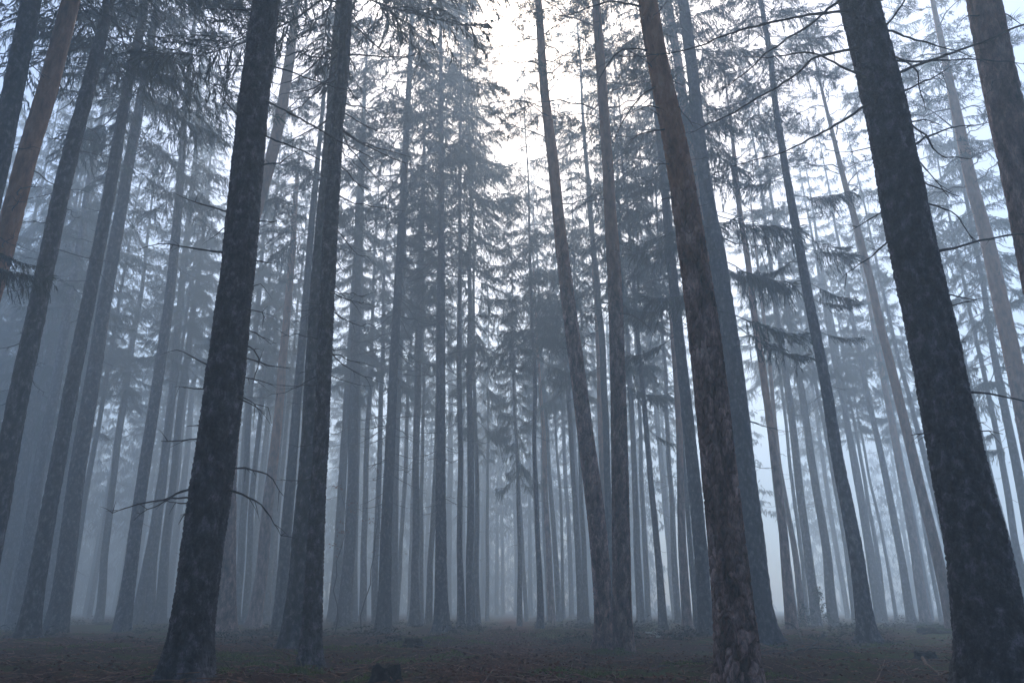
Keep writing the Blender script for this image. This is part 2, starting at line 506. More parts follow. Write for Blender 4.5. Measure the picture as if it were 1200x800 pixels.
def dead_branch_mesh(seed, forks=3, L=1.0):
    """a bare dead limb one metre long along +x"""
    rng = np.random.default_rng(seed)
    g = Geo()
    s = np.linspace(0, 1, 9)
    wig = np.cumsum(rng.normal(0, 0.028, (9, 2)), 0)
    P = np.stack([s, wig[:, 0], -0.30 * s + 0.22 * s ** 2 * rng.uniform(0, 1.6) + wig[:, 1]], 1)
    P[0] = (-0.05, 0, 0.01)
    g.tube(P, 0.0105 * (1 - s) + 0.0025, 5)
    for k in range(forks):
        u = rng.uniform(0.25, 0.9)
        p0 = np.array([np.interp(u, s, P[:, i]) for i in range(3)])
        a = rng.choice([-1, 1]) * rng.uniform(0.4, 1.1)
        l2 = rng.uniform(0.12, 0.42) * (1.15 - u)
        t = np.linspace(0, 1, 5)
        Q = p0 + np.stack([np.cos(a) * l2 * t, np.sin(a) * l2 * t, -0.35 * l2 * t + rng.normal(0, 0.06) * t * t], 1)
        g.tube(Q, 0.0045 * (1 - t) + 0.0015, 4)
    return g.mesh('dead_branch', [M_TWIG])
DEAD = [dead_branch_mesh(300 + k, (2, 4, 6, 3, 8, 1, 5)[k]) for k in range(7)]

def bough_mesh(seed, L=1.8, droop=0.45):
    g = Geo(); rng = np.random.default_rng(seed)
    spruce_bough(g, L, rng, droop, 1.25, bare=0.25)
    return g.mesh('live_bough', [M_TWIG, M_NEEDLE])
BOUGH = [bough_mesh(400 + k, 1.8, (0.35, 0.55, 0.75, 0.45)[k]) for k in range(4)]

# ------------------------------------------------------------------ trees
def smooth(a, k):
    if k < 2: return a
    p = np.pad(a, k, mode='reflect', reflect_type='odd')
    w = np.ones(2 * k + 1) / (2 * k + 1)
    return np.convolve(p, w, 'same')[k:-k]

def trunk_mesh(kind, Z, X, R, Yd, lod, seed, turns):
    """Z, X, R: height, sideways offset and radius down the axis (relative to the base)"""
    rng = np.random.default_rng(seed)
    top = Z[-1]
    if lod == 2:   na, step = 190, 0.013
    elif lod == 1: na, step = 48, 0.07
    else:          na, step = 14, 0.30
    zmax_detail = {2: 9.5, 1: 12.0, 0: 99.0}[lod]
    z = np.concatenate([np.arange(Z[0], min(top, zmax_detail), step), np.arange(min(top, zmax_detail), top, 0.5), [top]]) if top > zmax_detail else np.append(np.arange(Z[0], top, step), top)
    zu = np.arange(Z[0], top + 0.1, 0.1)
    x = np.interp(z, zu, smooth(np.interp(zu, Z, X), 7))
    r = np.interp(z, zu, np.maximum(smooth(np.interp(zu, Z, R), 3), 0.012))
    # slow sway of the stem towards and away from the viewer
    yy = (fbm(z * 0.12 + seed, z * 0 + seed * 1.7, seed, 2) - 0.5) * 0.5
    yy = yy - yy[0] + 0.0
    if lod == 0:
        x = x + (fbm(z * 0.16 + seed * 0.7, z * 0 + seed * 3.1, seed + 1, 3) - 0.5) * 0.34 * np.clip(z / 3, 0, 1)
    th = np.arange(na) * 2 * math.pi / na
    TH, ZZ = np.meshgrid(th, z)
    RR = np.repeat(r[:, None], na, 1)
    # root flare with lobes
    lobes = sum(np.cos(TH * k + rng.uniform(0, 6.3)) * w for k, w in ((3, 0.5), (5, 0.4), (2, 0.4)))
    hz = np.clip(ZZ - 0.0, 0, None)
    RR = RR * (1 + np.exp(-hz / 0.26) * (0.20 + 0.30 * lobes) + np.exp(-hz / 0.07) * 0.22 * np.clip(lobes, 0, 2) + 0.035 * np.cos(2 * TH + seed) + 0.02 * np.cos(3 * TH + 2.1 * seed + ZZ * 0.3))
    plate = None
    circ = 2 * math.pi * max(np.median(r[z < 6]), 0.05)
    u = TH / (2 * math.pi)
    if lod >= 1:
        if kind == 'pine':
            nc = max(8, int(circ / 0.056))
            warp = (fbm(u * nc, ZZ * 5, seed, 3, nc) - 0.5)
            e, plate = cells(u * nc + warp * 1.3, ZZ / 0.115 + warp * 1.5, nc, seed)
            plate = 0.30 + 0.5 * plate * (0.55 + 0.45 * fbm(u * nc * 3, ZZ * 14, seed + 8, 3, nc * 3) * 2)
            h = np.clip(e / 0.26, 0, 1); h = h * h * (3 - 2 * h)
            amp = 0.028 * np.clip(1 - (ZZ - turns) / 3.5, 0.15, 1)
            fine = fbm(u * nc * 5, ZZ * 22, seed + 3, 3, nc * 5) - 0.5
            RR = RR + (h - 0.8) * amp * 1.3 + fine * 0.010 + (plate - 0.5) * 0.012
        else:
            nc = max(6, int(circ / 0.045))
            warp = (fbm(u * nc * 0.5, ZZ * 7, seed, 3, max(1, nc // 2)) - 0.5) if nc % 2 == 0 else 0 * ZZ
            e, plate = cells(u * nc + warp, ZZ / 0.06 + warp * 0.8, nc, seed)
            h = np.clip(e / 0.35, 0, 1)
            plate = 0.24 + 0.36 * plate
            fine = fbm(u * nc * 2, ZZ * 34, seed + 3, 4, nc * 2) - 0.5
            lump = fbm(u * 6, ZZ * 2.2, seed + 5, 3, 6) - 0.5
            RR = RR + (h - 0.6) * 0.015 + fine * 0.024 + lump * 0.022 + (plate - 0.5) * 0.006
    V = np.stack([x[:, None] + RR * np.cos(TH), yy[:, None] + RR * np.sin(TH), ZZ], -1).reshape(-1, 3)
    k = len(z)
    i = np.arange(k - 1)[:, None] * na; j = np.arange(na)[None, :]; j2 = (j + 1) % na
    Q = np.stack([i + j, i + j2, i + na + j2, i + na + j], -1).reshape(-1, 4)
    V = np.vstack([V, [[x[-1], yy[-1], top + 0.1]]])
    e = (k - 1) * na
    T = np.stack([e + np.arange(na), e + (np.arange(na) + 1) % na, np.full(na, k * na)], -1)
    me = make_mesh('trunk', V, [Q, T], True, M_PINE if kind == 'pine' else M_SPRUCE)
    a = me.attributes.new('plate', 'FLOAT', 'POINT')
    pv = np.full(len(V), 0.5, dtype=np.float32)
    if plate is not None:
        pv[:-1] = plate.ravel()
    a.data.foreach_set('value', pv)
    return me, (z, x, yy, r)

COUNT = [0]
def by_near(y):
    return -50 < y < 15
SPR_GROUP, PINE_GROUP = 'spruce trees standing in the fog', 'pine trees standing among the spruces'
def tree(kind, label, pts, crown=15.0, H=27.0, lod=0, dead=12, dead_y=None, turns=99.0, R=1.0, twigs=(), boughs=(), dead_len=(0.5, 1.6), depth=None, group=None, stand=None):
    """pts: (x, y, width) in frame pixels from the foot up; crown: height in metres of the lowest green limb; twigs: dead limbs drawn as
    pixel polylines; boughs: (y, side, length) of single green limbs; turns: height where pine bark turns orange"""
    COUNT[0] += 1
    seed = COUNT[0] * 13 + 5
    rng = np.random.default_rng(seed)
    if stand is not None:                                   # given by its place on the ground
        Yd = stand[1]
        gz = float(ground_z(*stand))
        base = np.array([stand[0], Yd, gz]); bx = 0
        Z, X, R_ = np.array([0.0, 1.0, 10.0]), np.array([0.0, 0.0, rng.uniform(-0.2, 0.2)]), np.array([0.24, 0.19, 0.14]) * rng.uniform(0.8, 1.1)
    else:
        bx, by, bw = pts[0]
        b = on_ground(bx, by) if depth is None else at_dist(bx, by, depth)
        Yd = b[1]
        gz = float(ground_z(b[0], Yd))
        base = np.array([b[0], Yd, gz])
        Z, X, R_ = [], [], []
        for (px, py, w) in pts:
            p = at_dist(px, py, Yd)
            dep = float(np.dot(p - CAM, FWD))
            Z.append(p[2] - gz); X.append(p[0] - b[0]); R_.append(w * 0.5 * dep / FPX)
        Z[0] = 0.0
        Z = np.array(Z); X = np.array(X); R_ = np.array(R_)
    def up(px, py):
        return at_dist(px, py, Yd)
    # to the tree's top
    zt, xt = Z[-1], X[-1]
    sl = (X[-1] - X[0]) / max(Z[-1] - Z[0], 1)
    H = max(H, zt + 2.5)
    if kind == 'spruce' and 15 < Yd < 45: H += 3.0
    Z = np.concatenate([[-0.35], Z, [(zt + H) / 2, H]])
    X = np.concatenate([[X[0]], X, [xt + sl * (H - zt) / 2, xt + sl * (H - zt)]])
    rt = R_[-1]
    R_ = np.concatenate([[R_[0] * 1.1], R_, [rt * 0.55, 0.012]])
    root = link(bpy.data.objects.new(kind + '_tree', None))
    root.location = base
    root.empty_display_size = 0.3
    tag(root, label, 'tree', group or (PINE_GROUP if kind == 'pine' else SPR_GROUP))
    me, (z, x, yy, r) = trunk_mesh(kind, Z, X, R_, Yd, lod, seed, turns)
    tr = mesh_obj('trunk', me, root)
    tr['bark_turns'] = float(turns)
    def axis(h):
        return np.array([np.interp(h, z, x), np.interp(h, z, yy), h]), float(np.interp(h, z, r))
    # crown
    if crown is not None:
        lib, ch = (PINE_CROWNS, PINE_H) if kind == 'pine' else (SPRUCE_CROWNS, SPRUCE_H)
        c0, _ = axis(crown)
        c1, _ = axis(H)
        d = Vector(c1 - c0)
        c = mesh_obj('crown', lib[int(rng.integers(len(lib)))], root)
        q = Vector((0, 0, 1)).rotation_difference(d.normalized()) @ Quaternion((0, 0, 1), float(rng.uniform(0, 6.28)))
        c.rotation_mode = 'QUATERNION'; c.rotation_quaternion = q
        c.location = c0
        wide = R * (1.75 if by_near(Yd) else 0.70 if Yd > 33 and abs(base[0]) < 0.24 * Yd else 1.18 if Yd < 33 else 0.95 if base[0] < 0.22 * Yd else 0.62) * rng.uniform(0.9, 1.12)  # near crowns widened for shade, far ones at right narrowed for brighter fog
        c.scale = (wide, wide, d.length / ch)
    # drawn dead limbs
    for tw in twigs:
        P = [up(*q) for q in tw]
        P = np.array(P) - base
        h0 = P[0, 2]
        a0, r0 = axis(h0)
        n_ = len(P)
        depth_dir = rng.uniform(-0.5, 0.5)
        run = np.concatenate([[0], np.cumsum(np.linalg.norm(np.diff(P, axis=0), axis=1))])
        P[:, 1] = a0[1] + depth_dir * run - r0 * 0.3
        side = np.sign(P[-1, 0] - P[0, 0]) or 1.0
        P = np.vstack([[a0[0] + side * r0 * 0.4, a0[1], P[0, 2] + 0.005], P])
        # finer, slightly kinked
        t = np.concatenate([[0], np.cumsum(np.linalg.norm(np.diff(P, axis=0), axis=1))])
        tt = np.linspace(0, t[-1], max(8, int(t[-1] / 0.07)))
        Pf = np.stack([np.interp(tt, t, P[:, k]) for k in range(3)], 1)
        kink = np.cumsum(rng.normal(0, 0.006, Pf.shape), 0); kink -= kink[0]
        Pf = np.stack([smooth(Pf[:, k], 1) for k in range(3)], 1) + kink
        g = Geo()
        L = t[-1]
        rb = 0.0055 + 0.0048 * min(L, 2.0)
        rad = rb * (1 - tt / L) ** 0.8 + 0.003
        rad *= 1 + 0.12 * rng.normal(size=len(rad)).clip(-1.5, 1.5)
        g.tube(Pf, rad, 6)
        for _ in range(int(L * 4.5) + 1):
            k = int(rng.integers(len(Pf) // 3, len(Pf)))
            l2 = rng.uniform(0.04, 0.22)
            dv = rng.normal(0, 0.6, 3) + np.array([side * 0.7, 0, -0.2]); dv /= np.linalg.norm(dv)
            s = np.linspace(0, 1, 4)[:, None]
            g.tube(Pf[k] + dv * l2 * s + np.array([0, 0, -0.2]) * l2 * s ** 2, 0.0035 * (1 - s[:, 0]) + 0.0012, 4)
        mesh_obj('branch', g.mesh('branch', [M_TWIG]), root)
    # small dead limbs up the stem
    if dead:
        lo, hi = dead_y if dead_y else (1.8, min(crown or 15, 15) + 1.0)
        for k in range(dead):
            h = rng.uniform(lo, hi)
            a0, r0 = axis(h)
            o = mesh_obj('branch', DEAD[int(rng.integers(len(DEAD)))], root)
            az = rng.uniform(0, 6.283)
            o.rotation_euler = (rng.uniform(-0.5, 0.5), rng.uniform(-0.2, 0.25), az)
            grow = 0.4 + 0.6 * (h - lo) / max(hi - lo, 0.1)
            sc = rng.uniform(*dead_len) * grow
            o.scale = (sc, sc, sc)
            o.location = a0 + np.array([math.cos(az), math.sin(az), 0]) * r0 * 0.8
    for (py, side, L) in boughs:
        p = up(bx, py) - base
        a0, r0 = axis(p[2])
        o = mesh_obj('branch', BOUGH[int(rng.integers(len(BOUGH)))], root)
        az = (0 if side > 0 else math.pi) + rng.uniform(-0.45, 0.45)
        o.rotation_euler = (rng.uniform(-0.3, 0.3), rng.uniform(-0.1, 0.15), az)
        sc = L / 1.8
        o.scale = (sc, sc, sc * 1.1)
        o.location = a0
    return root

# ------------------------------------------------------------------ the trees near the viewer
tree('spruce', 'stout grey spruce with flared foot and many broken dead twigs, beside green moss mound',
     [(215, 806, 66), (222, 775, 52), (226, 735, 47), (229, 700, 45), (235, 650, 45), (242, 600, 45), (250, 556, 45), (266, 400, 40), (280, 280, 36), (293, 140, 33), (312, 0, 29)],
     crown=16, H=28, lod=2, dead=34, dead_y=(0.8, 8.5), dead_len=(0.12, 0.6), twigs=[
     [(261, 296), (228, 297), (197, 297), (187, 302), (178, 309)], [(267, 246), (254, 242), (240, 240), (226, 236), (212, 230)],
     [(284, 142), (268, 125), (255, 109)], [(291, 37), (273, 20)], [(297, 14), (268, 15), (240, 19)], [(287, 78), (270, 83), (254, 88)],
     [(263, 264), (250, 275)], [(306, 193), (325, 190), (335, 182), (349, 171)], [(302, 259), (315, 261), (328, 264)],
     [(314, 77), (336, 80), (355, 84), (385, 87), (405, 88)], [(313, 118), (345, 127), (388, 145), (415, 153), (440, 161)],
     [(307, 156), (328, 166), (350, 173), (370, 181), (386, 190)], [(300, 62), (314, 44), (323, 33), (330, 14), (333, -8)],
     [(245, 426), (228, 418), (219, 413), (211, 411)], [(242, 455), (222, 453), (206, 449)], [(233, 515), (215, 518), (193, 521)],
     [(284, 418), (300, 423), (312, 428), (337, 429)], [(280, 440), (300, 445), (319, 450)], [(276, 462), (290, 469), (300, 475), (317, 479)], [(276, 464), (296, 474), (305, 479), (311, 485)],
     [(286, 361), (300, 364), (308, 367), (312, 379)], [(284, 384), (300, 389), (312, 399)], [(282, 402), (297, 411), (304, 422), (306, 440), (306, 458)],
     [(292, 303), (305, 303), (317, 303)], [(289, 336), (306, 337)], [(262, 546), (290, 548), (308, 553), (317, 565), (325, 581)],
     [(258, 572), (278, 577), (300, 586), (312, 602), (325, 626)], [(228, 571), (210, 576), (194, 583), (156, 589), (138, 594), (126, 599)],
     [(197, 582), (190, 592), (175, 600), (167, 612)], [(228, 592), (220, 598), (205, 611)], [(236, 497), (221, 499)], [(226, 590), (205, 592), (198, 590)]])
tree('pine', 'tall stem close behind the stout grey spruce, brown below and pinkish high up',
     [(259, 743, 33), (262, 650, 28), (265, 550, 26), (277, 420, 21), (293, 280, 16), (304, 240, 14), (315, 205, 13), (328, 150, 12), (341, 77, 11)],
     crown=18, H=27, lod=1, dead=8, turns=6.5, dead_y=(3, 14))
tree('spruce', 'slim grey spruce with mossy foot standing before its darker twin, many thin dead twigs',
     [(364, 780, 27), (367, 700, 20), (370, 620, 18), (374, 556, 17), (380, 420, 16), (386, 280, 16), (394, 150, 14), (403, 70, 13), (406, 0, 12)],
     crown=11.2, H=25, lod=2, dead=56, dead_y=(2.5, 11.5), dead_len=(0.7, 1.9), R=0.9)
tree('spruce', 'dark trunk half hidden behind the slim grey spruce with mossy foot',
     [(343, 763, 30), (350, 680, 22), (354, 620, 20), (361, 553, 18), (367, 450, 16), (372, 350, 14), (380, 250, 13), (390, 150, 11)],
     crown=15, H=27, lod=1, dead=14)
tree('pine', 'curving pine that leans out low from the foot of its straight neighbour',
     [(708, 757, 22), (708, 725, 20), (705, 675, 20), (700, 612, 20), (692, 553, 19), (682, 476, 17), (672, 395, 16), (665, 343, 15), (659, 290, 14), (656, 266, 13), (647, 175, 12), (638, 105, 10), (634, 42, 9), (632, 0, 8)],
     crown=12.6, H=21, lod=2, dead=10, dead_y=(5, 12.5), turns=8.5, R=0.8, twigs=[
     [(637, 122), (622, 111), (610, 104), (595, 99), (582, 96), (568, 95), (557, 93)], [(636, 79), (615, 75), (600, 73), (582, 73)],
     [(676, 417), (682, 408), (693, 398)], [(675, 386), (679, 378), (686, 371)], [(669, 353), (676, 349), (683, 344)], [(671, 408), (655, 407)],
     [(640, 158), (620, 148), (600, 140), (575, 139)], [(650, 190), (668, 180), (690, 172)], [(634, 50), (615, 47), (588, 48)]])
tree('pine', 'straight pine with plated bark joined at the foot to a leaning curved one',
     [(730, 760, 25), (729, 710, 21), (728, 628, 20), (727, 553, 19), (725, 448, 17), (722, 350, 16), (719, 287, 15), (717, 269, 14), (712, 175, 12), (705, 87, 11), (700, 28, 10), (698, 0, 9)],
     crown=12.2, H=22, lod=2, dead=9, dead_y=(6, 12), turns=8.0, R=0.8, twigs=[
     [(728, 366), (740, 368), (750, 376), (759, 386), (766, 398)], [(716, 349), (708, 361), (701, 378)], [(718, 340), (711, 338), (705, 338)], [(713, 230), (690, 236), (664, 255), (650, 262)], [(708, 140), (690, 138), (665, 146), (640, 160)]])
tree('pine', 'massive pine with cracked plates below and glowing orange bark at the top',
     [(869, 810, 58), (866, 780, 52), (862, 737, 47), (855, 675, 43), (847, 597, 40), (842, 553, 38), (832, 448, 37), (822, 364, 34), (811, 287, 31), (791, 150, 26), (775, 87, 24), (761, 0, 22)],
     crown=14, H=24, lod=2, dead=8, dead_y=(3.5, 8), dead_len=(0.15, 0.5), turns=4.9, twigs=[
     [(764, 56), (748, 54), (729, 56), (718, 65), (707, 82), (694, 113)], [(768, 80), (758, 72), (747, 66), (736, 63), (725, 63)], [(766, 79), (784, 84), (806, 89)],
     [(772, 97), (756, 106), (740, 122), (730, 142), (721, 159)], [(776, 134), (765, 128), (757, 124)], [(776, 126), (757, 126), (744, 136), (740, 142)],
     [(781, 151), (764, 156), (750, 163), (735, 178)], [(788, 192), (772, 192), (760, 192)], [(795, 231), (785, 231), (775, 230)], [(770, 14), (776, 10), (781, 6)],
     [(752, 4), (733, 3), (715, 5), (691, 17), (672, 29), (652, 38)], [(793, 120), (802, 133), (812, 147)]])
tree('spruce', 'huge rough leaning spruce with flaking bark and long bare limbs, beside a broken stake',
     [(1173, 818, 92), (1167, 795, 82), (1158, 700, 71), (1150, 660, 67), (1123, 556, 57), (1103, 455, 53), (1081, 350, 50), (1062, 280, 49), (1042, 175, 45), (1036, 140, 44), (1017, 70, 42), (998, 0, 40)],
     crown=15.5, H=29, lod=2, dead=30, dead_y=(0.8, 7.5), dead_len=(0.12, 0.6), twigs=[
     [(986, 28), (965, 32), (948, 35), (923, 41), (885, 54), (843, 72), (815, 87), (780, 101), (745, 111), (714, 115)], [(990, 2), (965, 22), (944, 40), (920, 57), (892, 75), (862, 99), (835, 121)],
     [(1004, 68), (975, 73), (951, 76), (932, 92), (895, 112), (850, 131), (809, 148)], [(1014, 104), (1000, 100), (976, 94), (960, 87), (946, 82), (930, 82), (895, 93), (866, 97)],
     [(1022, 128), (1007, 133), (976, 149), (937, 164), (913, 170), (890, 172), (870, 173)], [(1030, 178), (1010, 180), (993, 180)], [(1048, 280), (1035, 288), (1016, 304), (1004, 312), (992, 321)],
     [(1096, 508), (1078, 512), (1060, 517)], [(1044, 248), (1024, 255), (998, 269)], [(994, 73), (993, 90), (991, 97)], [(1004, 117), (1000, 124)],
     [(1034, 99), (1058, 95), (1075, 92), (1114, 84), (1130, 81), (1156, 74), (1200, 66), (1240, 58)], [(1130, 81), (1145, 87), (1162, 94), (1180, 103)],
     [(1022, 46), (1050, 48), (1079, 49), (1110, 52), (1135, 52), (1156, 56)], [(1022, 58), (1038, 36), (1053, 14), (1066, -2)], [(1015, 20), (1035, 11), (1058, -3)],
     [(1038, 124), (1058, 115), (1075, 107), (1090, 101), (1104, 91)], [(1034, 77), (1050, 82), (1067, 93), (1070, 106), (1073, 117), (1082, 141)],
     [(1052, 186), (1068, 173), (1086, 160), (1108, 148), (1128, 140), (1148, 134), (1168, 127)], [(1048, 142), (1066, 156), (1082, 166), (1092, 178), (1103, 184), (1120, 183), (1136, 183)],
     [(1076, 151), (1084, 156), (1078, 158)], [(1058, 190), (1076, 201), (1089, 215), (1111, 234)], [(1062, 214), (1095, 217), (1136, 219)], [(1075, 246), (1092, 250), (1110, 260), (1120, 278), (1128, 292)],
     [(1080, 303), (1105, 300), (1124, 298), (1156, 297), (1178, 301), (1215, 305)], [(1092, 349), (1120, 350), (1148, 353)], [(1094, 366), (1112, 365), (1130, 362)],
     [(1118, 462), (1140, 463), (1156, 465), (1180, 472), (1215, 484)], [(1122, 499), (1138, 498), (1152, 496)], [(1128, 505), (1145, 508), (1160, 513)], [(1105, 407), (1122, 405)]])
tree('pine', 'heavy brownish pine trunk slanting out of view above the huge rough leaning spruce',
     [(1330, 805, 60), (1273, 550, 50), (1230, 350, 43), (1201, 210, 38), (1173, 87, 36), (1156, 0, 34)], crown=15, H=26, lod=1, dead=0, turns=9.0, twigs=[
     [(1150, 18), (1135, 25), (1122, 32), (1113, 43)], [(1165, 60), (1152, 60), (1143, 62)], [(1170, 88), (1162, 98), (1157, 112)], [(1168, 12), (1182, 22), (1192, 38)]])
tree('spruce', 'dark slanting trunk crossing the upper corner beside a reddish pine, one drooping green limb',
     [(-140, 775, 38), (-95, 570, 31), (-40, 330, 26), (7, 122, 22), (36, 0, 20)], crown=14, H=27, lod=1, dead=9, dead_y=(3.5, 11), boughs=[(296, 1, 1.25), (282, 1, 1.0)])
tree('pine', 'reddish slanting pine between two dark trunks in the upper corner',
     [(-112, 772, 34), (-60, 500, 27), (2, 273, 23), (14, 227, 22), (28, 168, 21), (45, 122, 21), (59, 70, 20), (79, 0, 19)], crown=13, H=25, lod=1, dead=10, dead_y=(5, 12), turns=6.0)
tree('spruce', 'dark slanting trunk leaving view low at the edge, next past the reddish slanting pine',
     [(-36, 766, 30), (-12, 640, 25), (5, 556, 22), (17, 476, 21), (35, 395, 20), (56, 297, 18), (72, 217, 17), (86, 157, 16), (105, 80, 14), (119, 17, 12)],
     crown=13.5, H=27, lod=1, dead=26, dead_y=(1.5, 13.5), boughs=[(30, 1, 1.8), (48, 1, 2.0)])
# ------------------------------------------------------------------ the middle rank
tree('spruce', 'dark slanting trunk first of a close pair of dark trunks at the dim edge',
     [(31, 753, 25), (42, 690, 19), (55, 610, 17), (66, 553, 16), (87, 444, 15), (105, 360, 14), (120, 280, 13), (135, 196, 12), (150, 105, 10), (163, 50, 9)], crown=14.2, H=27, lod=1, dead=24, dead_y=(5, 15))
tree('spruce', 'dark slanting trunk second of a close pair at the dim edge, foot pale with fog',
     [(64, 745, 26), (74, 690, 20), (84, 610, 18), (92, 553, 17), (112, 430, 15), (122, 360, 14), (135, 280, 13), (150, 185, 11), (160, 130, 10), (171, 70, 9)], crown=14.8, H=28, lod=1, dead=24, dead_y=(5, 15))
tree('spruce', 'greyer trunk just outside the close pair of dark trunks',
     [(14, 737, 17), (32, 640, 14), (48, 550, 12), (66, 455, 11), (77, 385, 10), (87, 336, 9), (94, 300, 8)], crown=12.5, H=26, dead=12)
tree('spruce', 'slim dim trunk leaning beside the greyer trunk, foot at the very edge', [(-2, 733, 10), (27, 550, 8), (45, 458, 7), (58, 395, 6), (70, 322, 5)], crown=13, H=25, dead=10)
tree('spruce', 'thinnest dim trunk squeezed between a slim leaning and a greyer trunk', [(7, 731, 8), (39, 550, 6), (61, 420, 5), (75, 340, 4)], crown=12, H=25, dead=6)
tree('spruce', 'faded trunk visible in the gap of the close pair of dark trunks', [(51, 731, 10), (80, 553, 7), (96, 469, 6), (110, 380, 5)], crown=12, H=27, dead=8)
tree('spruce', 'thin faded trunk hugging the second dark trunk of the close pair', [(77, 731, 8), (101, 565, 6), (119, 469, 5), (135, 380, 4)], crown=13, H=26, dead=6)
tree('spruce', 'hazy grey trunk alone in the bluish gap past the close dark pair', [(116, 730, 10), (126, 640, 8), (137, 552, 7), (147, 476, 7), (154, 416, 6), (163, 357, 5)], crown=12, H=26, dead=8)
tree('spruce', 'well-marked dark trunk standing alone midway between close dark pair and twin-footed trunk',
     [(142, 740, 21), (150, 690, 16), (159, 620, 14), (169, 552, 13), (185, 441, 12), (198, 360, 11), (206, 276, 10), (213, 190, 8), (217, 115, 6)], crown=15.5, H=27, lod=1, dead=16)
tree('spruce', 'dim trunk with a leaning twin fused at its foot',
     [(172, 731, 18), (181, 640, 12), (192, 550, 10), (201, 469, 9), (213, 360, 8), (221, 270, 7), (227, 210, 6), (235, 120, 5)], crown=16, H=30, dead=10)
tree('spruce', 'leaning twin that joins a dim straight trunk low down', [(159, 732, 14), (168, 680, 10), (177, 635, 8), (186, 575, 7), (196, 500, 5)], crown=13, H=24, dead=6)
tree('spruce', 'dim trunk close to the stout grey spruce, next to the twin-footed one', [(187, 731, 14), (194, 640, 10), (204, 550, 8), (215, 455, 8), (226, 378, 7), (231, 336, 6)], crown=13, H=27, dead=10)
tree('spruce', 'soft grey trunk deep in fog just past the stout grey spruce', [(276, 731, 11), (280, 650, 9), (284, 590, 8), (291, 500, 7), (299, 420, 5)], crown=12, H=26, dead=8)
tree('spruce', 'thinner grey trunk between two soft foggy ones past the stout spruce', [(287, 731, 9), (293, 650, 7), (300, 550, 6), (310, 440, 5)], crown=12, H=26, dead=8)
tree('pine', 'foggy pine with pink upper stem in the gap past the stout grey spruce',
     [(297, 735, 18), (304, 680, 14), (312, 610, 13), (319, 552, 12), (328, 472, 10), (335, 395, 9), (340, 322, 8), (342, 287, 7), (344, 240, 6)], crown=14, H=23, dead=10, turns=6.5, dead_y=(5, 13))
tree('spruce', 'faint trunk behind the foot of the foggy pink pine', [(311, 730, 11), (316, 640, 9), (323, 550, 7), (332, 450, 5)], crown=12, H=26, dead=6)
tree('spruce', 'faint slender trunk between foggy pink pine and a dark straight trunk', [(320, 729, 7), (325, 630, 6), (333, 550, 5), (341, 460, 4)], crown=12, H=25, dead=5)
tree('spruce', 'straight dark trunk just before the twin of slim grey spruce',
     [(327, 740, 18), (331, 680, 13), (335, 620, 12), (341, 552, 11), (350, 441, 9), (357, 360, 8), (363, 280, 7), (370, 210, 6), (373, 175, 5)], crown=14.5, H=27, lod=1, dead=22, dead_y=(5, 14.5))
tree('spruce', 'dim trunk leaning into a darker bent neighbour, near brown beech leaves', [(390, 730, 14), (396, 660, 11), (403, 552, 9), (409, 448, 8), (414, 350, 6)], crown=13, H=27, dead=8)
tree('spruce', 'bent dark trunk behind the twigs with brown beech leaves',
     [(402, 734, 18), (406, 680, 14), (410, 610, 13), (414, 553, 12), (417, 420, 11), (421, 300, 10), (424, 220, 8)], crown=15, H=28, dead=30, dead_y=(4, 14), dead_len=(0.9, 2.6))
tree('spruce', 'faint trunk right behind twigs with brown beech leaves', [(414, 729, 11), (415, 640, 9), (418, 540, 7), (421, 440, 5)], crown=12, H=26, dead=5)
tree('spruce', 'slender dim trunk with beech leaves at mid height', [(425, 730, 9), (428, 640, 7), (430, 552, 6), (435, 448, 5)], crown=12, H=26, dead=6)
tree('spruce', 'slender dim trunk hard against a tall dark spruce with feathery crown', [(439, 731, 8), (442, 640, 7), (444, 550, 6), (448, 440, 5)], crown=12, H=26, dead=6)
tree('spruce', 'tall dark spruce with a big feathery crown high over the clearing',
     [(449, 739, 20), (451, 690, 15), (453, 620, 13), (457, 552, 12), (463, 420, 10), (470, 290, 9), (475, 196, 8), (477, 150, 7)],
     crown=17.0, H=33, lod=1, dead=80, dead_y=(4, 18.5), dead_len=(1.4, 3.4), R=1.6)
tree('spruce', 'faint straight trunk close beside the tall dark feathery spruce', [(461, 731, 9), (463, 640, 8), (466, 540, 7), (470, 430, 5)], crown=13, H=27, dead=5)
tree('spruce', 'thin curved trunk slanting faintly past the tall dark feathery spruce', [(464, 729, 6), (469, 650, 5), (473, 600, 5), (477, 550, 5), (480, 450, 4)], crown=12, H=22, dead=4)
tree('spruce', 'grey straight trunk midway between two dark straight spruces by clearing',
     [(486, 734, 14), (486, 690, 10), (487, 640, 9), (487, 553, 8), (490, 420, 8), (492, 350, 7), (494, 290, 6)], crown=14, H=28, dead=22, dead_y=(4, 14), dead_len=(0.8, 2.0))
tree('spruce', 'pale shadow of a trunk behind the grey straight one', [(494, 730, 6), (494, 640, 5), (495, 540, 4)], crown=12, H=25, dead=4)
tree('spruce', 'slightly curved thin trunk against a dark straight spruce', [(502, 732, 9), (505, 660, 7), (507, 600, 6), (509, 550, 6), (511, 450, 5)], crown=13, H=26, dead=8)
tree('spruce', 'dark straight spruce with dished foot, right beside the clearing',
     [(518, 739, 21), (517, 700, 15), (517, 640, 13), (517, 552, 11), (517, 420, 10), (517, 280, 8), (517, 230, 7)], crown=15.5, H=31, lod=1, dead=50, dead_y=(4, 15.5), dead_len=(1.0, 2.8), R=1.15)
tree('spruce', 'slim straight trunk next to the dark dished-foot spruce', [(541, 737, 11), (541, 660, 7), (541, 553, 6), (539, 420, 6), (539, 330, 5)], crown=14, H=29, dead=20, dead_y=(4, 14), dead_len=(0.8, 2.2), R=1.1)
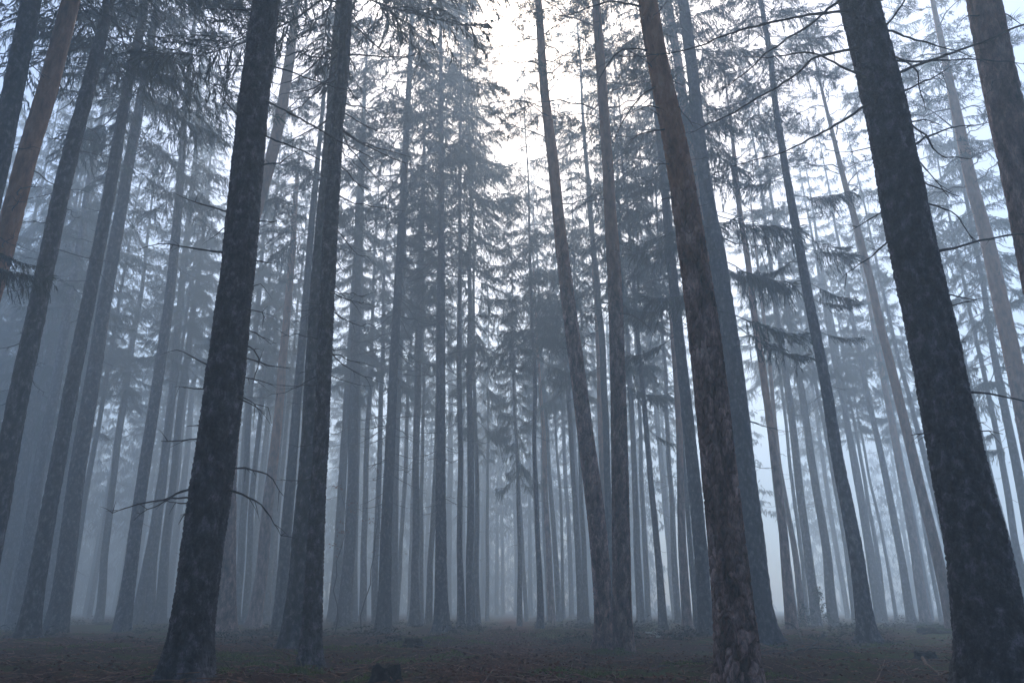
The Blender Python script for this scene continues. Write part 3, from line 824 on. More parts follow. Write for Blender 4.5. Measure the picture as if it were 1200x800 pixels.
tree('spruce', 'broad hazy trunk at the clearing, beside a slim straight one', [(552, 735, 11), (552, 660, 9), (551, 552, 8), (550, 440, 7), (550, 350, 5)], crown=11.5, H=29, dead=12, R=1.15)
tree('spruce', 'hazy narrow trunk last before the open foggy aisle', [(560, 732, 7), (559, 640, 6), (558, 550, 5), (557, 450, 4)], crown=9, H=27, dead=10, R=1.1)
tree('spruce', 'ghostly thin trunk in the open foggy aisle', [(571, 727, 4.5), (571, 640, 4), (571, 540, 3)], crown=10, H=26, dead=3)
tree('spruce', 'ghostly young spruce with low drooping crown in the foggy aisle', [(609, 732, 7), (608, 660, 5), (606, 580, 4), (605, 520, 3)], crown=6.8, H=21, dead=5, R=0.72)
tree('spruce', 'ghostly slanting stem by the young low-crowned spruce', [(617, 727, 5), (613, 650, 4), (609, 560, 3)], crown=11, H=22, dead=3)
tree('spruce', 'thin crisp dark pole standing alone beyond the clearing',
     [(634, 737, 8.5), (632, 650, 6), (629, 552, 5), (626, 441, 4.5), (624, 380, 4)], crown=10.5, H=22, dead=14, dead_y=(3, 11), R=0.95)
tree('pine', 'hazy slanting stem with pink upper part past the thin dark pole', [(647, 731, 9), (644, 650, 7), (639, 559, 6), (634, 470, 4)], crown=13, H=24, dead=5, turns=7)
tree('spruce', 'hazy slanting trunk next to the pink-topped stem', [(656, 729, 8), (651, 650, 6), (646, 580, 5), (640, 490, 4)], crown=12, H=26, dead=5)
tree('spruce', 'thinnest of three hazy slanting stems past the thin dark pole', [(661, 727, 4.5), (657, 620, 3.5), (652, 540, 3)], crown=12, H=25, dead=3)
tree('spruce', 'grey trunk before the curving pine, clear of its stem', [(681, 732, 9), (677, 650, 7), (672, 552, 6), (668, 469, 5.5), (663, 380, 4.5)], crown=11.5, H=26, dead=12, R=1.1)
tree('spruce', 'thin crooked trunk tucked against the curving pine', [(688, 731, 7.5), (685, 670, 6), (682, 569, 5), (679, 480, 4)], crown=12, H=25, dead=6)
tree('spruce', 'dim spruce seen through the fork of the two joined pines, green limbs hanging',
     [(722, 737, 13), (719, 690, 11), (715, 620, 9), (711, 552, 8), (707, 395, 7.5), (700, 332, 7), (694, 290, 6.5), (689, 240, 6)],
     crown=12.5, H=27, dead=14, boughs=[(440, 1, 2.6), (420, 1, 2.2), (395, 1, 2.4), (385, -1, 2.4), (430, -1, 2.0), (360, 1, 2.6), (345, -1, 2.6)], R=1.2)
tree('pine', 'salmon-barked pine glimpsed in the narrow fork of the joined pines', [(716, 733, 9.5), (711, 640, 8), (706, 553, 7.5), (703, 476, 7), (700, 413, 6), (698, 340, 5)], crown=14, H=23, dead=6, turns=7)
tree('spruce', 'faint trunk just past the straight joined pine', [(752, 732, 10), (747, 640, 8), (742, 550, 6.5), (738, 476, 6), (733, 380, 5)], crown=12, H=27, dead=10)
tree('spruce', 'faintest trunk between two grey ones past the joined pines', [(760, 729, 7), (756, 640, 6), (751, 550, 5)], crown=12, H=26, dead=4)
tree('spruce', 'clean grey trunk midway between joined pines and the massive plated pine', [(777, 737, 11), (773, 670, 8), (768, 610, 7), (763, 552, 6.5), (757, 500, 6), (750, 420, 5)], crown=12.5, H=26, dead=14, boughs=[(500, 1, 1.6)])
tree('spruce', 'pale trunk behind a pinkish stem near the massive plated pine', [(795, 731, 8), (790, 600, 6), (783, 500, 5)], crown=12, H=26, dead=5)
tree('pine', 'hazy pine with rosy stem beside the dark trunk by massive pine', [(806, 738, 12), (801, 650, 10), (796, 556, 8), (791, 434, 7), (787, 350, 5)], crown=14.5, H=24, dead=8, turns=6.5)
tree('spruce', 'thin dim trunk squeezed before the massive pine and rosy stem', [(817, 737, 7), (811, 640, 6), (805, 560, 5), (799, 470, 4)], crown=12, H=25, dead=5)
tree('spruce', 'dark straight trunk rising just short of the massive plated pine',
     [(830, 746, 21), (825, 700, 16), (819, 620, 15), (812, 552, 14), (801, 448, 12), (792, 367, 11), (785, 294, 10), (778, 220, 8.5), (772, 160, 7)], crown=11.5, H=27, lod=1, dead=14, R=1.15, boughs=[(390, -1, 1.9), (360, -1, 1.8)])
tree('pine', 'pinkish sliver of stem rising between massive pine and big dark spruce', [(893, 742, 15), (870, 553, 14), (847, 420, 13), (824, 266, 12), (815, 210, 12), (801, 140, 11), (791, 70, 10), (784, 17, 9)], crown=17, H=27, dead=6, turns=7)
tree('spruce', 'big dark spruce shadowing the massive pine, foot by fallen branches',
     [(894, 752, 38), (889, 710, 30), (882, 630, 26), (872, 552, 24), (859, 437, 22), (846, 350, 20), (838, 287, 18), (832, 266, 16), (818, 175, 14), (810, 98, 13), (799, 14, 12)],
     crown=13.5, H=28, lod=1, dead=26, dead_y=(3, 13), dead_len=(0.8, 2.2), boughs=[(372, 1, 2.4), (366, 1, 2.2), (300, 1, 2.2), (250, 1, 2.4), (270, -1, 2.2), (330, -1, 2.0)])
tree('pine', 'blue-grey pine with rosy upper stem next past the big dark spruce',
     [(929, 740, 15), (924, 690, 12), (917, 620, 10), (907, 552, 9), (894, 455, 8), (885, 374, 7.5), (878, 315, 6.5), (867, 245, 6), (862, 189, 5)], crown=15, H=23, dead=12, turns=6.5, dead_y=(4, 14))
tree('pine', 'thin rosy stem running along the blue-grey pine', [(941, 734, 9), (931, 650, 7), (916, 552, 5), (909, 486, 5), (901, 409, 4), (893, 330, 3.5)], crown=14, H=22, dead=5, turns=6.5)
tree('spruce', 'faint thread of a trunk by the leafy sapling', [(947, 729, 5), (936, 620, 4.5), (927, 540, 4), (916, 440, 3)], crown=12, H=25, dead=4)
tree('spruce', 'hazy trunk with the leafy sapling at its foot', [(957, 733, 13), (947, 650, 10), (934, 552, 9), (922, 455, 8), (915, 402, 7), (905, 330, 5)], crown=12, H=27, dead=12)
tree('spruce', 'wide hazy trunk just past the leafy sapling', [(977, 732, 13), (966, 640, 10), (952, 552, 9), (937, 448, 8), (925, 370, 6)], crown=12.5, H=28, dead=12)
tree('spruce', 'crisp dark leaning spruce with feathery tufts high on its stem',
     [(1016, 751, 23), (1011, 700, 18), (1000, 630, 16), (983, 552, 14), (965, 448, 12.5), (948, 371, 11), (934, 290, 10), (930, 266, 9.5), (918, 196, 8), (906, 122, 7), (901, 70, 6)],
     crown=15, H=25, lod=1, dead=16, dead_y=(4, 15), R=0.85, boughs=[(330, 1, 1.3), (352, 1, 1.2), (388, 1, 1.1), (290, 1, 1.6), (276, 1, 1.4), (300, -1, 1.3), (230, 1, 1.6), (210, -1, 1.5)])
tree('spruce', 'thin hazy trunk half covered by the crisp dark leaning spruce', [(1002, 729, 6.5), (990, 640, 5), (975, 552, 4.5), (960, 460, 4)], crown=12, H=26, dead=6)
tree('spruce', 'hazy trunk clear of the crisp dark leaning spruce, first beyond it', [(1031, 729, 9.5), (1018, 640, 8), (1001, 552, 7), (988, 476, 6), (972, 390, 5)], crown=12, H=27, dead=9)
tree('spruce', 'wispy stem beside the first hazy trunk beyond the crisp leaning spruce', [(1037, 727, 6.5), (1026, 650, 5), (1011, 552, 4), (996, 470, 3)], crown=12, H=24, dead=4)
tree('spruce', 'palest hair-thin stem in the bright fog', [(1051, 726, 4.5), (1040, 660, 3.5), (1024, 581, 3), (1008, 500, 2.5)], crown=12, H=22, dead=3)
tree('spruce', 'even pale trunk in bright fog by the green fern', [(1068, 730, 10), (1054, 640, 8), (1037, 552, 7), (1020, 470, 6), (1003, 390, 5)], crown=12.5, H=27, dead=8)
tree('pine', 'pale pine with faint pink top behind the green fern', [(1085, 730, 12), (1072, 650, 10), (1055, 552, 8.5), (1044, 490, 7), (1036, 450, 6), (1026, 400, 5)], crown=14, H=24, dead=6, turns=7)
tree('pine', 'slanting pine with rosy top rising beside the huge rough spruce',
     [(1119, 741, 18), (1108, 690, 13), (1092, 620, 11), (1074, 552, 11), (1054, 472, 10), (1035, 395, 9), (1023, 343, 8.5), (1009, 287, 8), (1002, 259, 7), (990, 217, 6)], crown=15.5, H=25, dead=12, turns=6.2, dead_y=(5, 15))
tree('spruce', 'ghostly trunk between slanting rosy-topped pine and huge spruce', [(1126, 731, 7), (1113, 666, 6.5), (1085, 550, 6), (1066, 470, 5)], crown=12.5, H=26, dead=5)
tree('spruce', 'ghostly thread crossing behind the slanting rosy-topped pine', [(1103, 728, 4.5), (1082, 603, 4), (1064, 520, 3)], crown=12, H=24, dead=4)
tree('spruce', 'smooth pale stem running along the edge of the huge rough spruce',
     [(1198, 735, 17), (1179, 644, 14), (1163, 581, 13.5), (1132, 440, 13), (1108, 350, 12.5), (1081, 245, 12), (1068, 196, 11.5), (1054, 122, 11), (1042, 70, 10), (1028, 0, 9)], crown=16, H=27, lod=1, dead=4, dead_y=(10, 15))
tree('pine', 'broad hazy pinkish pine trunk at the edge beyond the huge spruce',
     [(1262, 748, 27), (1215, 553, 20), (1191, 430, 18), (1177, 367, 17), (1160, 280, 15), (1142, 215, 13), (1128, 140, 11)], crown=13, H=24, lod=1, dead=10, turns=6.5, R=1.1, dead_y=(4, 13), boughs=[])
tree('spruce', 'hazy trunk with green tufts just beyond the huge rough spruce', [(1226, 737, 14), (1204, 610, 11), (1193, 552, 10), (1180, 490, 9), (1170, 434, 8), (1155, 350, 6)], crown=9.5, H=26, dead=10, R=1.2, boughs=[(500, -1, 2.0), (520, -1, 1.5), (470, 1, 1.5)])
tree('spruce', 'pale slanting stem in the bright gap beyond huge rough spruce', [(1214, 733, 9), (1191, 637, 8), (1175, 552, 7), (1158, 470, 5.5)], crown=12, H=26, dead=6)

# ------------------------------------------------------------------ the last rank, hardly seen through the fog
FAR = random.Random(11)
far_x = []
for k in range(36):
    for _ in range(60):
        px = FAR.uniform(-60, 1150)
        if (575 < px < 602 and k < 30) or all(abs(px - q) < 13 for q in far_x[-1:]): continue
        if px > 760: continue
        if min([abs(px - q) for q in far_x] or [99]) > 9: break
    far_x.append(px)
    Yd = FAR.uniform(46, 74) if k < 30 else FAR.uniform(68, 90)
    w = FAR.uniform(0.30, 0.46) * FPX / Yd
    top_x = 540 + (px - 540) * (1 - 0.000345 * 330)
    tree('spruce', 'one of the ghostly trunks dissolving in the fog behind all the others',
         [(px, 724, w * 1.25), (px + (top_x - px) * 0.5, 560, w), (top_x, 394, w * 0.7)], crown=FAR.uniform(13, 17), H=FAR.uniform(25, 31), dead=0, R=FAR.uniform(1.0, 1.3), depth=Yd, group='ghostly trunks at the back of the fog')
for k in range(18):                                        # crowns that close the sky at either edge
    px = FAR.uniform(-190, 40) if k < 12 else 800 + (k - 12) * 60 + FAR.uniform(-14, 14)
    Yd = FAR.uniform(34, 58) if k < 12 else FAR.uniform(44, 62)
    w = FAR.uniform(0.30, 0.44) * FPX / Yd
    top_x = 540 + (px - 540) * (1 - 0.000345 * 330)
    tree('spruce', 'one of the ghostly trunks dissolving in the fog behind all the others',
         [(px, 724, w * 1.25), (px + (top_x - px) * 0.5, 560, w), (top_x, 394, w * 0.7)], crown=FAR.uniform(7, 11) if k < 12 else FAR.uniform(12, 15), H=FAR.uniform(28, 32), dead=0, R=1.5 if k < 12 else 1.7, depth=Yd, group='ghostly trunks at the back of the fog')

# unseen spruces added beside and behind the viewer to keep near ground in gloom
BACK = random.Random(5)
back = []
for k in range(400):
    if len(back) >= 30: break
    x, y = BACK.uniform(-26, 26), BACK.uniform(-24, 7.5)
    if y > -1.5 and abs(x) < (y + 2.2) * 0.95 + 2.5: continue
    if math.hypot(x, y) < 3.0 or any(math.hypot(x - a, y - b) < 4.2 for a, b in back): continue
    back.append((x, y))
    tree_at = (x, y)
    tree('spruce', 'one of the unseen spruces added behind the viewer for shade', None, crown=BACK.uniform(9, 12), H=BACK.uniform(25, 29), dead=0, R=BACK.uniform(1.2, 1.5), group='unseen spruces added for shade behind the viewer', stand=tree_at)
# ------------------------------------------------------------------ what lies on the floor
def put(px, py, dz=0.0):
    p = on_ground(px, py)
    return np.array([p[0], p[1], float(ground_z(p[0], p[1])) + dz])

def floor_scatter(rng, n, y0, y1, power=1.0):
    """points of the floor inside and a little beside the view"""
    y = y0 + (y1 - y0) * rng.random(n) ** power
    x = rng.uniform(-1, 1, n) * (y * 0.74 + 1.5)
    return x, y, ground_z(x, y)

def build_twig_litter():
    rng = np.random.default_rng(21)
    g = Geo()
    x, y, z = floor_scatter(rng, 5200, 5.5, 26, 1.8)
    for k in range(len(x)):
        L = rng.uniform(0.08, 0.32) if rng.random() < 0.85 else rng.uniform(0.35, 0.95)
        a = rng.uniform(0, 6.283)
        s = np.linspace(-0.5, 0.5, 4)
        bend = rng.normal(0, 0.12) * L
        P = np.stack([x[k] + np.cos(a) * L * s - np.sin(a) * bend * s * s * 4, y[k] + np.sin(a) * L * s + np.cos(a) * bend * s * s * 4, 0 * s], 1)
        P[:, 2] = ground_z(P[:, 0], P[:, 1]) + rng.uniform(0.002, 0.02) + np.abs(rng.normal(0, 0.10)) * L * (s + 0.5)
        g.tube(P, np.linspace(1, 0.4, 4) * rng.uniform(0.003, 0.007) * (1 + L * 0.7), 4)
    tag(mesh_obj('twig_litter', g.mesh('twig_litter', [M_LITTER])), 'thin reddish twigs strewn over the forest floor', 'twigs', kind='stuff')
build_twig_litter()

def build_leaf_litter():
    rng = np.random.default_rng(22)
    g = Geo()
    x, y, z = floor_scatter(rng, 22000, 5.2, 24, 1.7)
    x = np.where(rng.random(len(x)) < 0.25, rng.normal(0, 0.9, len(x)), x); z = ground_z(x, y)
    a = rng.uniform(0, 6.283, len(x)); L = rng.uniform(0.03, 0.075, len(x))
    D = np.stack([np.cos(a) * L, np.sin(a) * L, rng.normal(0.1, 0.25, len(x)) * L], 1)
    B = np.stack([x, y, z + rng.uniform(0.003, 0.02, len(x))], 1)
    g.kites(B, D, L * 0.6, 0, rng, 0.5)
    tag(mesh_obj('leaf_litter', g.mesh('leaf_litter', [M_LEAFLITTER], False)), 'fallen brown leaves and needle scraps on the floor', 'leaf litter', kind='stuff')
M_LEAFLITTER = simple_mat('dead_leaf', (0.04, 0.018, 0.012), (0.26, 0.10, 0.058), 3)
build_leaf_litter()

def build_moss():
    rng = np.random.default_rng(23)
    g = Geo()
    spots = [(222, 800, 0.5, 500), (195, 803, 0.4, 400), (366, 783, 0.35, 300), (345, 768, 0.4, 260), (720, 762, 0.5, 420), (870, 805, 0.45, 350), (1018, 754, 0.6, 300), (900, 756, 0.7, 300),
             (283, 772, 0.55, 900), (262, 790, 0.3, 400), (300, 782, 0.3, 350), (345, 797, 0.35, 350), (470, 760, 0.9, 900), (505, 752, 1.0, 900), (455, 775, 0.6, 700), (530, 770, 0.7, 500), (430, 800, 0.3, 300),
             (655, 792, 0.7, 700), (700, 796, 0.4, 400), (560, 752, 0.9, 500), (1040, 755, 1.0, 500), (1065, 742, 1.6, 700), (985, 760, 0.8, 300), (800, 780, 0.6, 300), (390, 765, 0.5, 300),
             (120, 765, 0.8, 350), (200, 740, 1.8, 600), (640, 745, 1.6, 600), (900, 790, 0.4, 250)]
    for px, py, r, n in spots:
        c = put(px, py)
        n = int(n * 1.6)
        q = rng.normal(0, 0.5, (n, 2)) * r
        x, y = c[0] + q[:, 0], c[1] + q[:, 1] * 0.8
        keep = fbm(x * 3.5, y * 3.5, 77, 3) > 0.42
        x, y = x[keep], y[keep]; n = len(x)
        z = ground_z(x, y) + 0.05 * np.exp(-((x - c[0]) ** 2 + (y - c[1]) ** 2) / (0.3 * r * r)) * (fbm(x * 6, y * 6, 5, 2) > 0.4)
        D = np.stack([rng.normal(0, 0.5, n), rng.normal(0, 0.5, n), rng.uniform(0.4, 1.2, n)], 1) * rng.uniform(0.02, 0.055, n)[:, None]
        g.kites(np.stack([x, y, z - 0.004], 1), D, rng.uniform(0.010, 0.022, n), 0, rng)
    tag(mesh_obj('moss', g.mesh('moss', [M_MOSS], False)), 'low green cushions of moss between the trunks', 'moss', kind='stuff')
build_moss()

def build_grass():
    rng = np.random.default_rng(24)
    g = Geo()
    for px, py, r, n, h in ((647, 746, 0.55, 170, 0.26), (660, 742, 0.9, 120, 0.2), (632, 747, 0.7, 120, 0.18), (706, 795, 0.16, 90, 0.22), (698, 790, 0.3, 70, 0.14), (620, 752, 0.8, 90, 0.14), (500, 748, 0.9, 90, 0.15), (357, 795, 0.10, 16, 0.30), (760, 735, 1.5, 110, 0.2), (580, 744, 1.6, 160, 0.2)):
        c = put(px, py)
        q = rng.normal(0, 0.5, (n, 2)) * r
        x, y = c[0] + q[:, 0], c[1] + q[:, 1]
        D = np.stack([rng.normal(0, 0.32, n), rng.normal(0, 0.32, n), rng.uniform(0.5, 1.1, n)], 1) * h * rng.uniform(0.5, 1.1, n)[:, None]
        g.kites(np.stack([x, y, ground_z(x, y) - 0.01], 1), D, rng.uniform(0.006, 0.011, n), 0, rng)
    tag(mesh_obj('grass', g.mesh('grass', [M_GRASS], False)), 'sparse tufts of dry yellowish grass', 'grass', kind='stuff')
build_grass()

def build_undergrowth():
    rng = np.random.default_rng(25)
    g = Geo()
    for k in range(170):
        px = rng.uniform(-20, 1220)
        if 540 < px < 640 and rng.random() < 0.75: continue
        y = rng.uniform(17, 44)
        x = (px - 600) / FPX * y * 0.95
        c = np.array([x, y, float(ground_z(x, y))])
        r = rng.uniform(0.2, 0.7); n = int(70 * r / 0.4)
        q = rng.normal(0, 0.5, (n, 3)) * r; q[:, 2] = np.abs(q[:, 2]) * 0.38
        D = rng.normal(0, 1, (n, 3)); D[:, 2] = np.abs(D[:, 2]) * 0.6; D *= 0.07
        g.kites(c + q, D, rng.uniform(0.025, 0.05, n), 0, rng, 0.5)
    tag(mesh_obj('undergrowth', g.mesh('undergrowth', [M_UNDER], False)), 'low dark tangle of undergrowth along the foggy ground', 'undergrowth', kind='stuff')
M_UNDER = simple_mat('bilberry', (0.014, 0.016, 0.010), (0.035, 0.034, 0.02), 3)
build_undergrowth()

def stump(px, py, wpx, hpx, label, seed):
    rng = np.random.default_rng(seed)
    c = put(px, py)
    dep = float(np.dot(c - CAM, FWD))
    r, h = wpx * 0.5 * dep / FPX, hpx * dep / FPX
    root = link(bpy.data.objects.new('tree_stump', None)); root.location = c; root.empty_display_size = 0.2
    tag(root, label, 'stump', 'tree stumps on the floor')
    na, nz = 64, 26
    th = np.arange(na) * 2 * math.pi / na
    z = np.linspace(-0.12, 1, nz)
    TH, ZZ = np.meshgrid(th, z)
    top = h * (0.82 + 0.35 * (fbm(TH / 6.283 * 9, TH * 0, seed, 3, 9) - 0.35))
    lob = 0.14 * np.cos(3 * TH + seed) + 0.11 * np.cos(5 * TH + 2 * seed) + 0.06 * np.cos(2 * TH)
    RR = r * (0.86 + lob * 0.5 + 0.55 * np.exp(-np.clip(ZZ, 0, 1) * 3.2) * (0.5 + lob * 1.6)) + (fbm(TH / 6.283 * 14, ZZ * 4, seed + 2, 4, 14) - 0.5) * 0.22 * r
    V = np.stack([RR * np.cos(TH), RR * np.sin(TH), ZZ * top], -1).reshape(-1, 3)
    i = np.arange(nz - 1)[:, None] * na; j = np.arange(na)[None, :]; j2 = (j + 1) % na
    Q = np.stack([i + j, i + j2, i + na + j2, i + na + j], -1).reshape(-1, 4)
    mesh_obj('bark', make_mesh('stump_bark', V, Q, True, M_SPRUCE), root)
    # the weathered, splintered cut
    rim = V[-na:]
    rings = [rim * np.array([f, f, 1]) + np.array([0, 0, -0.004]) for f in (0.99, 0.8, 0.55, 0.28)]
    for q, ring in enumerate(rings[1:]):
        ring[:, 2] = ring[:, 2] * 0.4 + 0.6 * rim[:, 2].mean() * 0.93 + rng.normal(0, 0.05 * h, na)
    W = np.vstack(rings + [np.array([[0, 0, rings[-1][:, 2].mean()]])])
    i = np.arange(3)[:, None] * na
    Q = np.stack([i + j, i + j2, i + na + j2, i + na + j], -1).reshape(-1, 4)
    T = np.stack([3 * na + np.arange(na), 3 * na + (np.arange(na) + 1) % na, np.full(na, 4 * na)], -1)
    mesh_obj('cut_face', make_mesh('stump_cut', W, [Q, T], False, M_ROT), root)
stump(452, 803, 34, 24, 'dark rotten stump cut off low at the very front of the mossy floor', 51)
stump(485, 761, 23, 10, 'low broken stump on the moss before two dark straight spruces', 52)
stump(1085, 771, 24, 9, 'flat old stump lying low before the huge rough spruce', 53)

def stick(pts, r0, label, mat, twigs=4, seed=1, lift=0.02, rise=None, name='fallen_branch'):
    rng = np.random.default_rng(seed)
    P = np.array([put(*q) for q in pts])
    P[:, 2] += lift + (np.array(rise) if rise is not None else 0)
    t = np.concatenate([[0], np.cumsum(np.linalg.norm(np.diff(P, axis=0), axis=1))])
    tt = np.linspace(0, t[-1], max(8, int(t[-1] / 0.08)))
    Pf = np.stack([np.interp(tt, t, P[:, k]) for k in range(3)], 1) + np.cumsum(rng.normal(0, 0.006, (len(tt), 3)), 0)
    Pf[:, 2] = np.maximum(Pf[:, 2], ground_z(Pf[:, 0], Pf[:, 1]) + 0.005)
    o0 = Pf[0].copy()
    g = Geo()
    g.tube(Pf - o0, r0 * (1 - 0.75 * tt / t[-1]) * (1 + 0.1 * rng.normal(size=len(tt)).clip(-1, 1)), 7)
    for _ in range(twigs):
        k = int(rng.integers(len(Pf) // 5, len(Pf)))
        d = rng.normal(0, 1, 3); d[2] = abs(d[2]) * 0.5; d /= np.linalg.norm(d)
        s = np.linspace(0, 1, 4)[:, None]; l2 = rng.uniform(0.1, 0.4)
        g.tube(Pf[k] - o0 + d * l2 * s, r0 * 0.3 * (1.1 - s[:, 0]), 4)
    o = mesh_obj(name, g.mesh(name, [mat])); o.location = o0
    tag(o, label, 'branch', 'branches lying on the forest floor')
stick([(886, 754), (905, 759), (925, 763), (935, 766)], 0.022, 'light brown bare branch on the ground at the massive pine foot', M_WOOD, 2, 61)
stick([(922, 743), (933, 750), (943, 757), (960, 760)], 0.03, 'dark forked branch propped up before the big dark spruce', M_TWIG, 6, 62, rise=(0.30, 0.16, 0.04, 0.0))
stick([(925, 765), (955, 763), (985, 769), (1000, 773)], 0.02, 'long dark branch lying flat between massive pine and crisp leaning spruce', M_TWIG, 7, 63)
stick([(945, 758), (952, 757), (962, 754), (970, 754)], 0.02, 'short twiggy branch on the heap of dark branches', M_TWIG, 6, 64, lift=0.08)
stick([(1083, 777), (1095, 785), (1106, 791), (1122, 795), (1130, 796)], 0.024, 'splintered orange-brown branch lying before the huge rough spruce', M_WOOD, 3, 65, rise=(0.07, 0.03, 0.0, 0.0, 0.0))
stick([(757, 745), (763, 743), (769, 747), (776, 751)], 0.02, 'pale lichened branch on the ground past the joined pines', M_LICHEN, 16, 66, lift=0.05)
stick([(200, 797), (228, 789), (262, 793), (300, 799)], 0.014, 'reddish curved branch at the foot of the stout grey spruce', M_LITTER, 4, 67)
stick([(60, 786), (90, 782), (125, 790), (152, 797)], 0.014, 'thin reddish branch on the dim floor before the close dark pair', M_LITTER, 6, 68)
stick([(128, 767), (150, 765), (185, 763), (215, 764)], 0.016, 'long reddish stick behind the thin reddish branch', M_LITTER, 3, 69)
stick([(760, 782), (800, 778), (835, 783)], 0.014, 'thin dark branch on brown needles before the massive pine', M_TWIG, 4, 70)

def snag():
    b = put(1112, 785)
    rng = np.random.default_rng(71)
    tp = at_dist(1120, 761, b[1])
    d = tp - b
    s = np.linspace(-0.15, 1, 9)
    P = d[None, :] * s[:, None] + rng.normal(0, 0.006, (9, 3))
    g = Geo()
    r = np.array([0.036, 0.032, 0.029, 0.028, 0.027, 0.026, 0.024, 0.017, 0.006])
    g.tube(P, r, 9)
    g.tube(P[5] + np.array([[0, 0, 0], [-0.05, 0, 0.02], [-0.09, 0.01, 0.06]]), np.array([0.012, 0.009, 0.004]), 5)
    o = mesh_obj('broken_stake', g.mesh('broken_stake', [M_ROT])); o.location = b
    tag(o, 'dark broken stake standing crooked before the huge rough spruce', 'stake')
snag()

def log():
    a, b = put(1076, 744), put(1132, 745)
    n, na = 40, 20
    g = Geo()
    s = np.linspace(0, 1, n)
    P = (b - a)[None, :] * s[:, None]
    P[:, 2] += 0.07 + 0.03 * np.sin(s * 5) - 0.05 * s
    rng = np.random.default_rng(72)
    th = np.arange(na) * 2 * math.pi / na
    TH, SS = np.meshgrid(th, s)
    RR = (0.12 - 0.05 * SS) * np.clip(np.minimum(SS, 1 - SS) * 9, 0.25, 1) ** 0.6 + (fbm(TH / 6.283 * 8, SS * 12, 4, 4, 8) - 0.5) * 0.16
    V = np.stack([P[:, 0:1] + 0 * TH, P[:, 1:2] + RR * np.cos(TH), P[:, 2:3] + RR * np.sin(TH)], -1).reshape(-1, 3)
    i = np.arange(n - 1)[:, None] * na; j = np.arange(na)[None, :]; j2 = (j + 1) % na
    Q = np.stack([i + j, i + j2, i + na + j2, i + na + j], -1).reshape(-1, 4)
    V = np.vstack([V, P[:1] + [[-0.02, 0, 0]], P[-1:] + [[0.02, 0, 0]]])
    T = np.vstack([np.stack([(np.arange(na) + 1) % na, np.arange(na), np.full(na, n * na)], -1), np.stack([(n - 1) * na + np.arange(na), (n - 1) * na + (np.arange(na) + 1) % na, np.full(na, n * na + 1)], -1)])
    root = link(bpy.data.objects.new('fallen_log', None)); root.location = a; root.empty_display_size = 0.2
    tag(root, 'dark mossy fallen log under the slanting rosy-topped pine', 'log')
    mesh_obj('trunk', make_mesh('log_trunk', V, [Q, T], True, M_ROT), root)
    g = Geo(); k = 700
    ss = rng.random(k); t = rng.normal(math.pi / 2, 0.7, k)
    B = np.stack([(b - a)[0] * ss, (b - a)[1] * ss + (0.115 - 0.05 * ss) * np.cos(t), 0.07 - 0.05 * ss + (0.115 - 0.05 * ss) * np.sin(t)], 1)
    D = np.stack([rng.normal(0, 0.5, k), np.cos(t), np.sin(t)], 1) * 0.045
    g.kites(B, D, np.full(k, 0.02), 0, rng)
    mesh_obj('moss', g.mesh('log_moss', [M_MOSS], False), root)
log()

def sapling(px, py, H, label, seed, mat, leafsize, nb, per, spread, name, leaf_from=0.3, cat='sapling', leaves_name='foliage'):
    rng = np.random.default_rng(seed)
    b = put(px, py)
    root = link(bpy.data.objects.new(name, None)); root.location = b; root.empty_display_size = 0.2
    tag(root, label, cat)
    g, f = Geo(), Geo()
    s = np.linspace(0, 1, 12)
    w = np.cumsum(rng.normal(0, 0.018, (12, 2)), 0) * H
    P = np.stack([w[:, 0], w[:, 1], s * H], 1); P[0, 2] = -0.05
    g.tube(P, 0.004 * H * (1 - s) + 0.004, 6)
    for k in range(nb):
        u = leaf_from + (1 - leaf_from) * (k + rng.random()) / nb
        p0 = np.array([np.interp(u, s, P[:, i]) for i in range(3)])
        a = rng.uniform(0, 6.283); l2 = spread * rng.uniform(0.5, 1.1) * (1.25 - u)
        t = np.linspace(0, 1, 5)
        Q = p0 + np.stack([np.cos(a) * l2 * t, np.sin(a) * l2 * t, 0.35 * l2 * t - 0.2 * l2 * t * t], 1)
        Q[1:] += rng.normal(0, 0.03, (4, 3)) * l2
        g.tube(Q, 0.006 * (1 - t) + 0.002, 4)
        n = int(per * rng.uniform(0.3, 1.3))
        tt = rng.uniform(0.3, 1, n)
        B = np.stack([np.interp(tt, t, Q[:, i]) for i in range(3)], 1) + rng.normal(0, 0.04, (n, 3))
        D = rng.normal(0, 1, (n, 3)); D[:, 2] -= 0.5; D /= np.linalg.norm(D, axis=1)[:, None]
        f.kites(B, D * leafsize * rng.uniform(0.7, 1.2, (n, 1)), np.full(n, leafsize * 0.55), 0, rng, 0.5)
    mesh_obj('stem', g.mesh('stem', [M_TWIG]), root)
    mesh_obj(leaves_name, f.mesh(leaves_name, [mat], False), root)
sapling(421, 739, 5.6, 'slender beech sapling keeping a few brown leaves beside the bent dark trunk', 81, M_BEECH, 0.10, 12, 7, 1.3, 'beech_sapling', 0.4)
sapling(386, 742, 4.6, 'small beech sapling with brown leaves right of the slim grey spruce'.replace('right of', 'just past'), 82, M_BEECH, 0.09, 9, 8, 0.9, 'beech_sapling', 0.45)
sapling(965, 736, 1.5, 'small leafy sapling standing before two hazy trunks', 83, M_LEAF, 0.10, 16, 18, 0.5, 'leafy_sapling', 0.15)
sapling(948, 738, 0.8, 'knee-high bush tucked beside the small leafy sapling', 84, M_LEAF, 0.08, 16, 18, 0.5, 'low_bush', 0.1, 'bush')

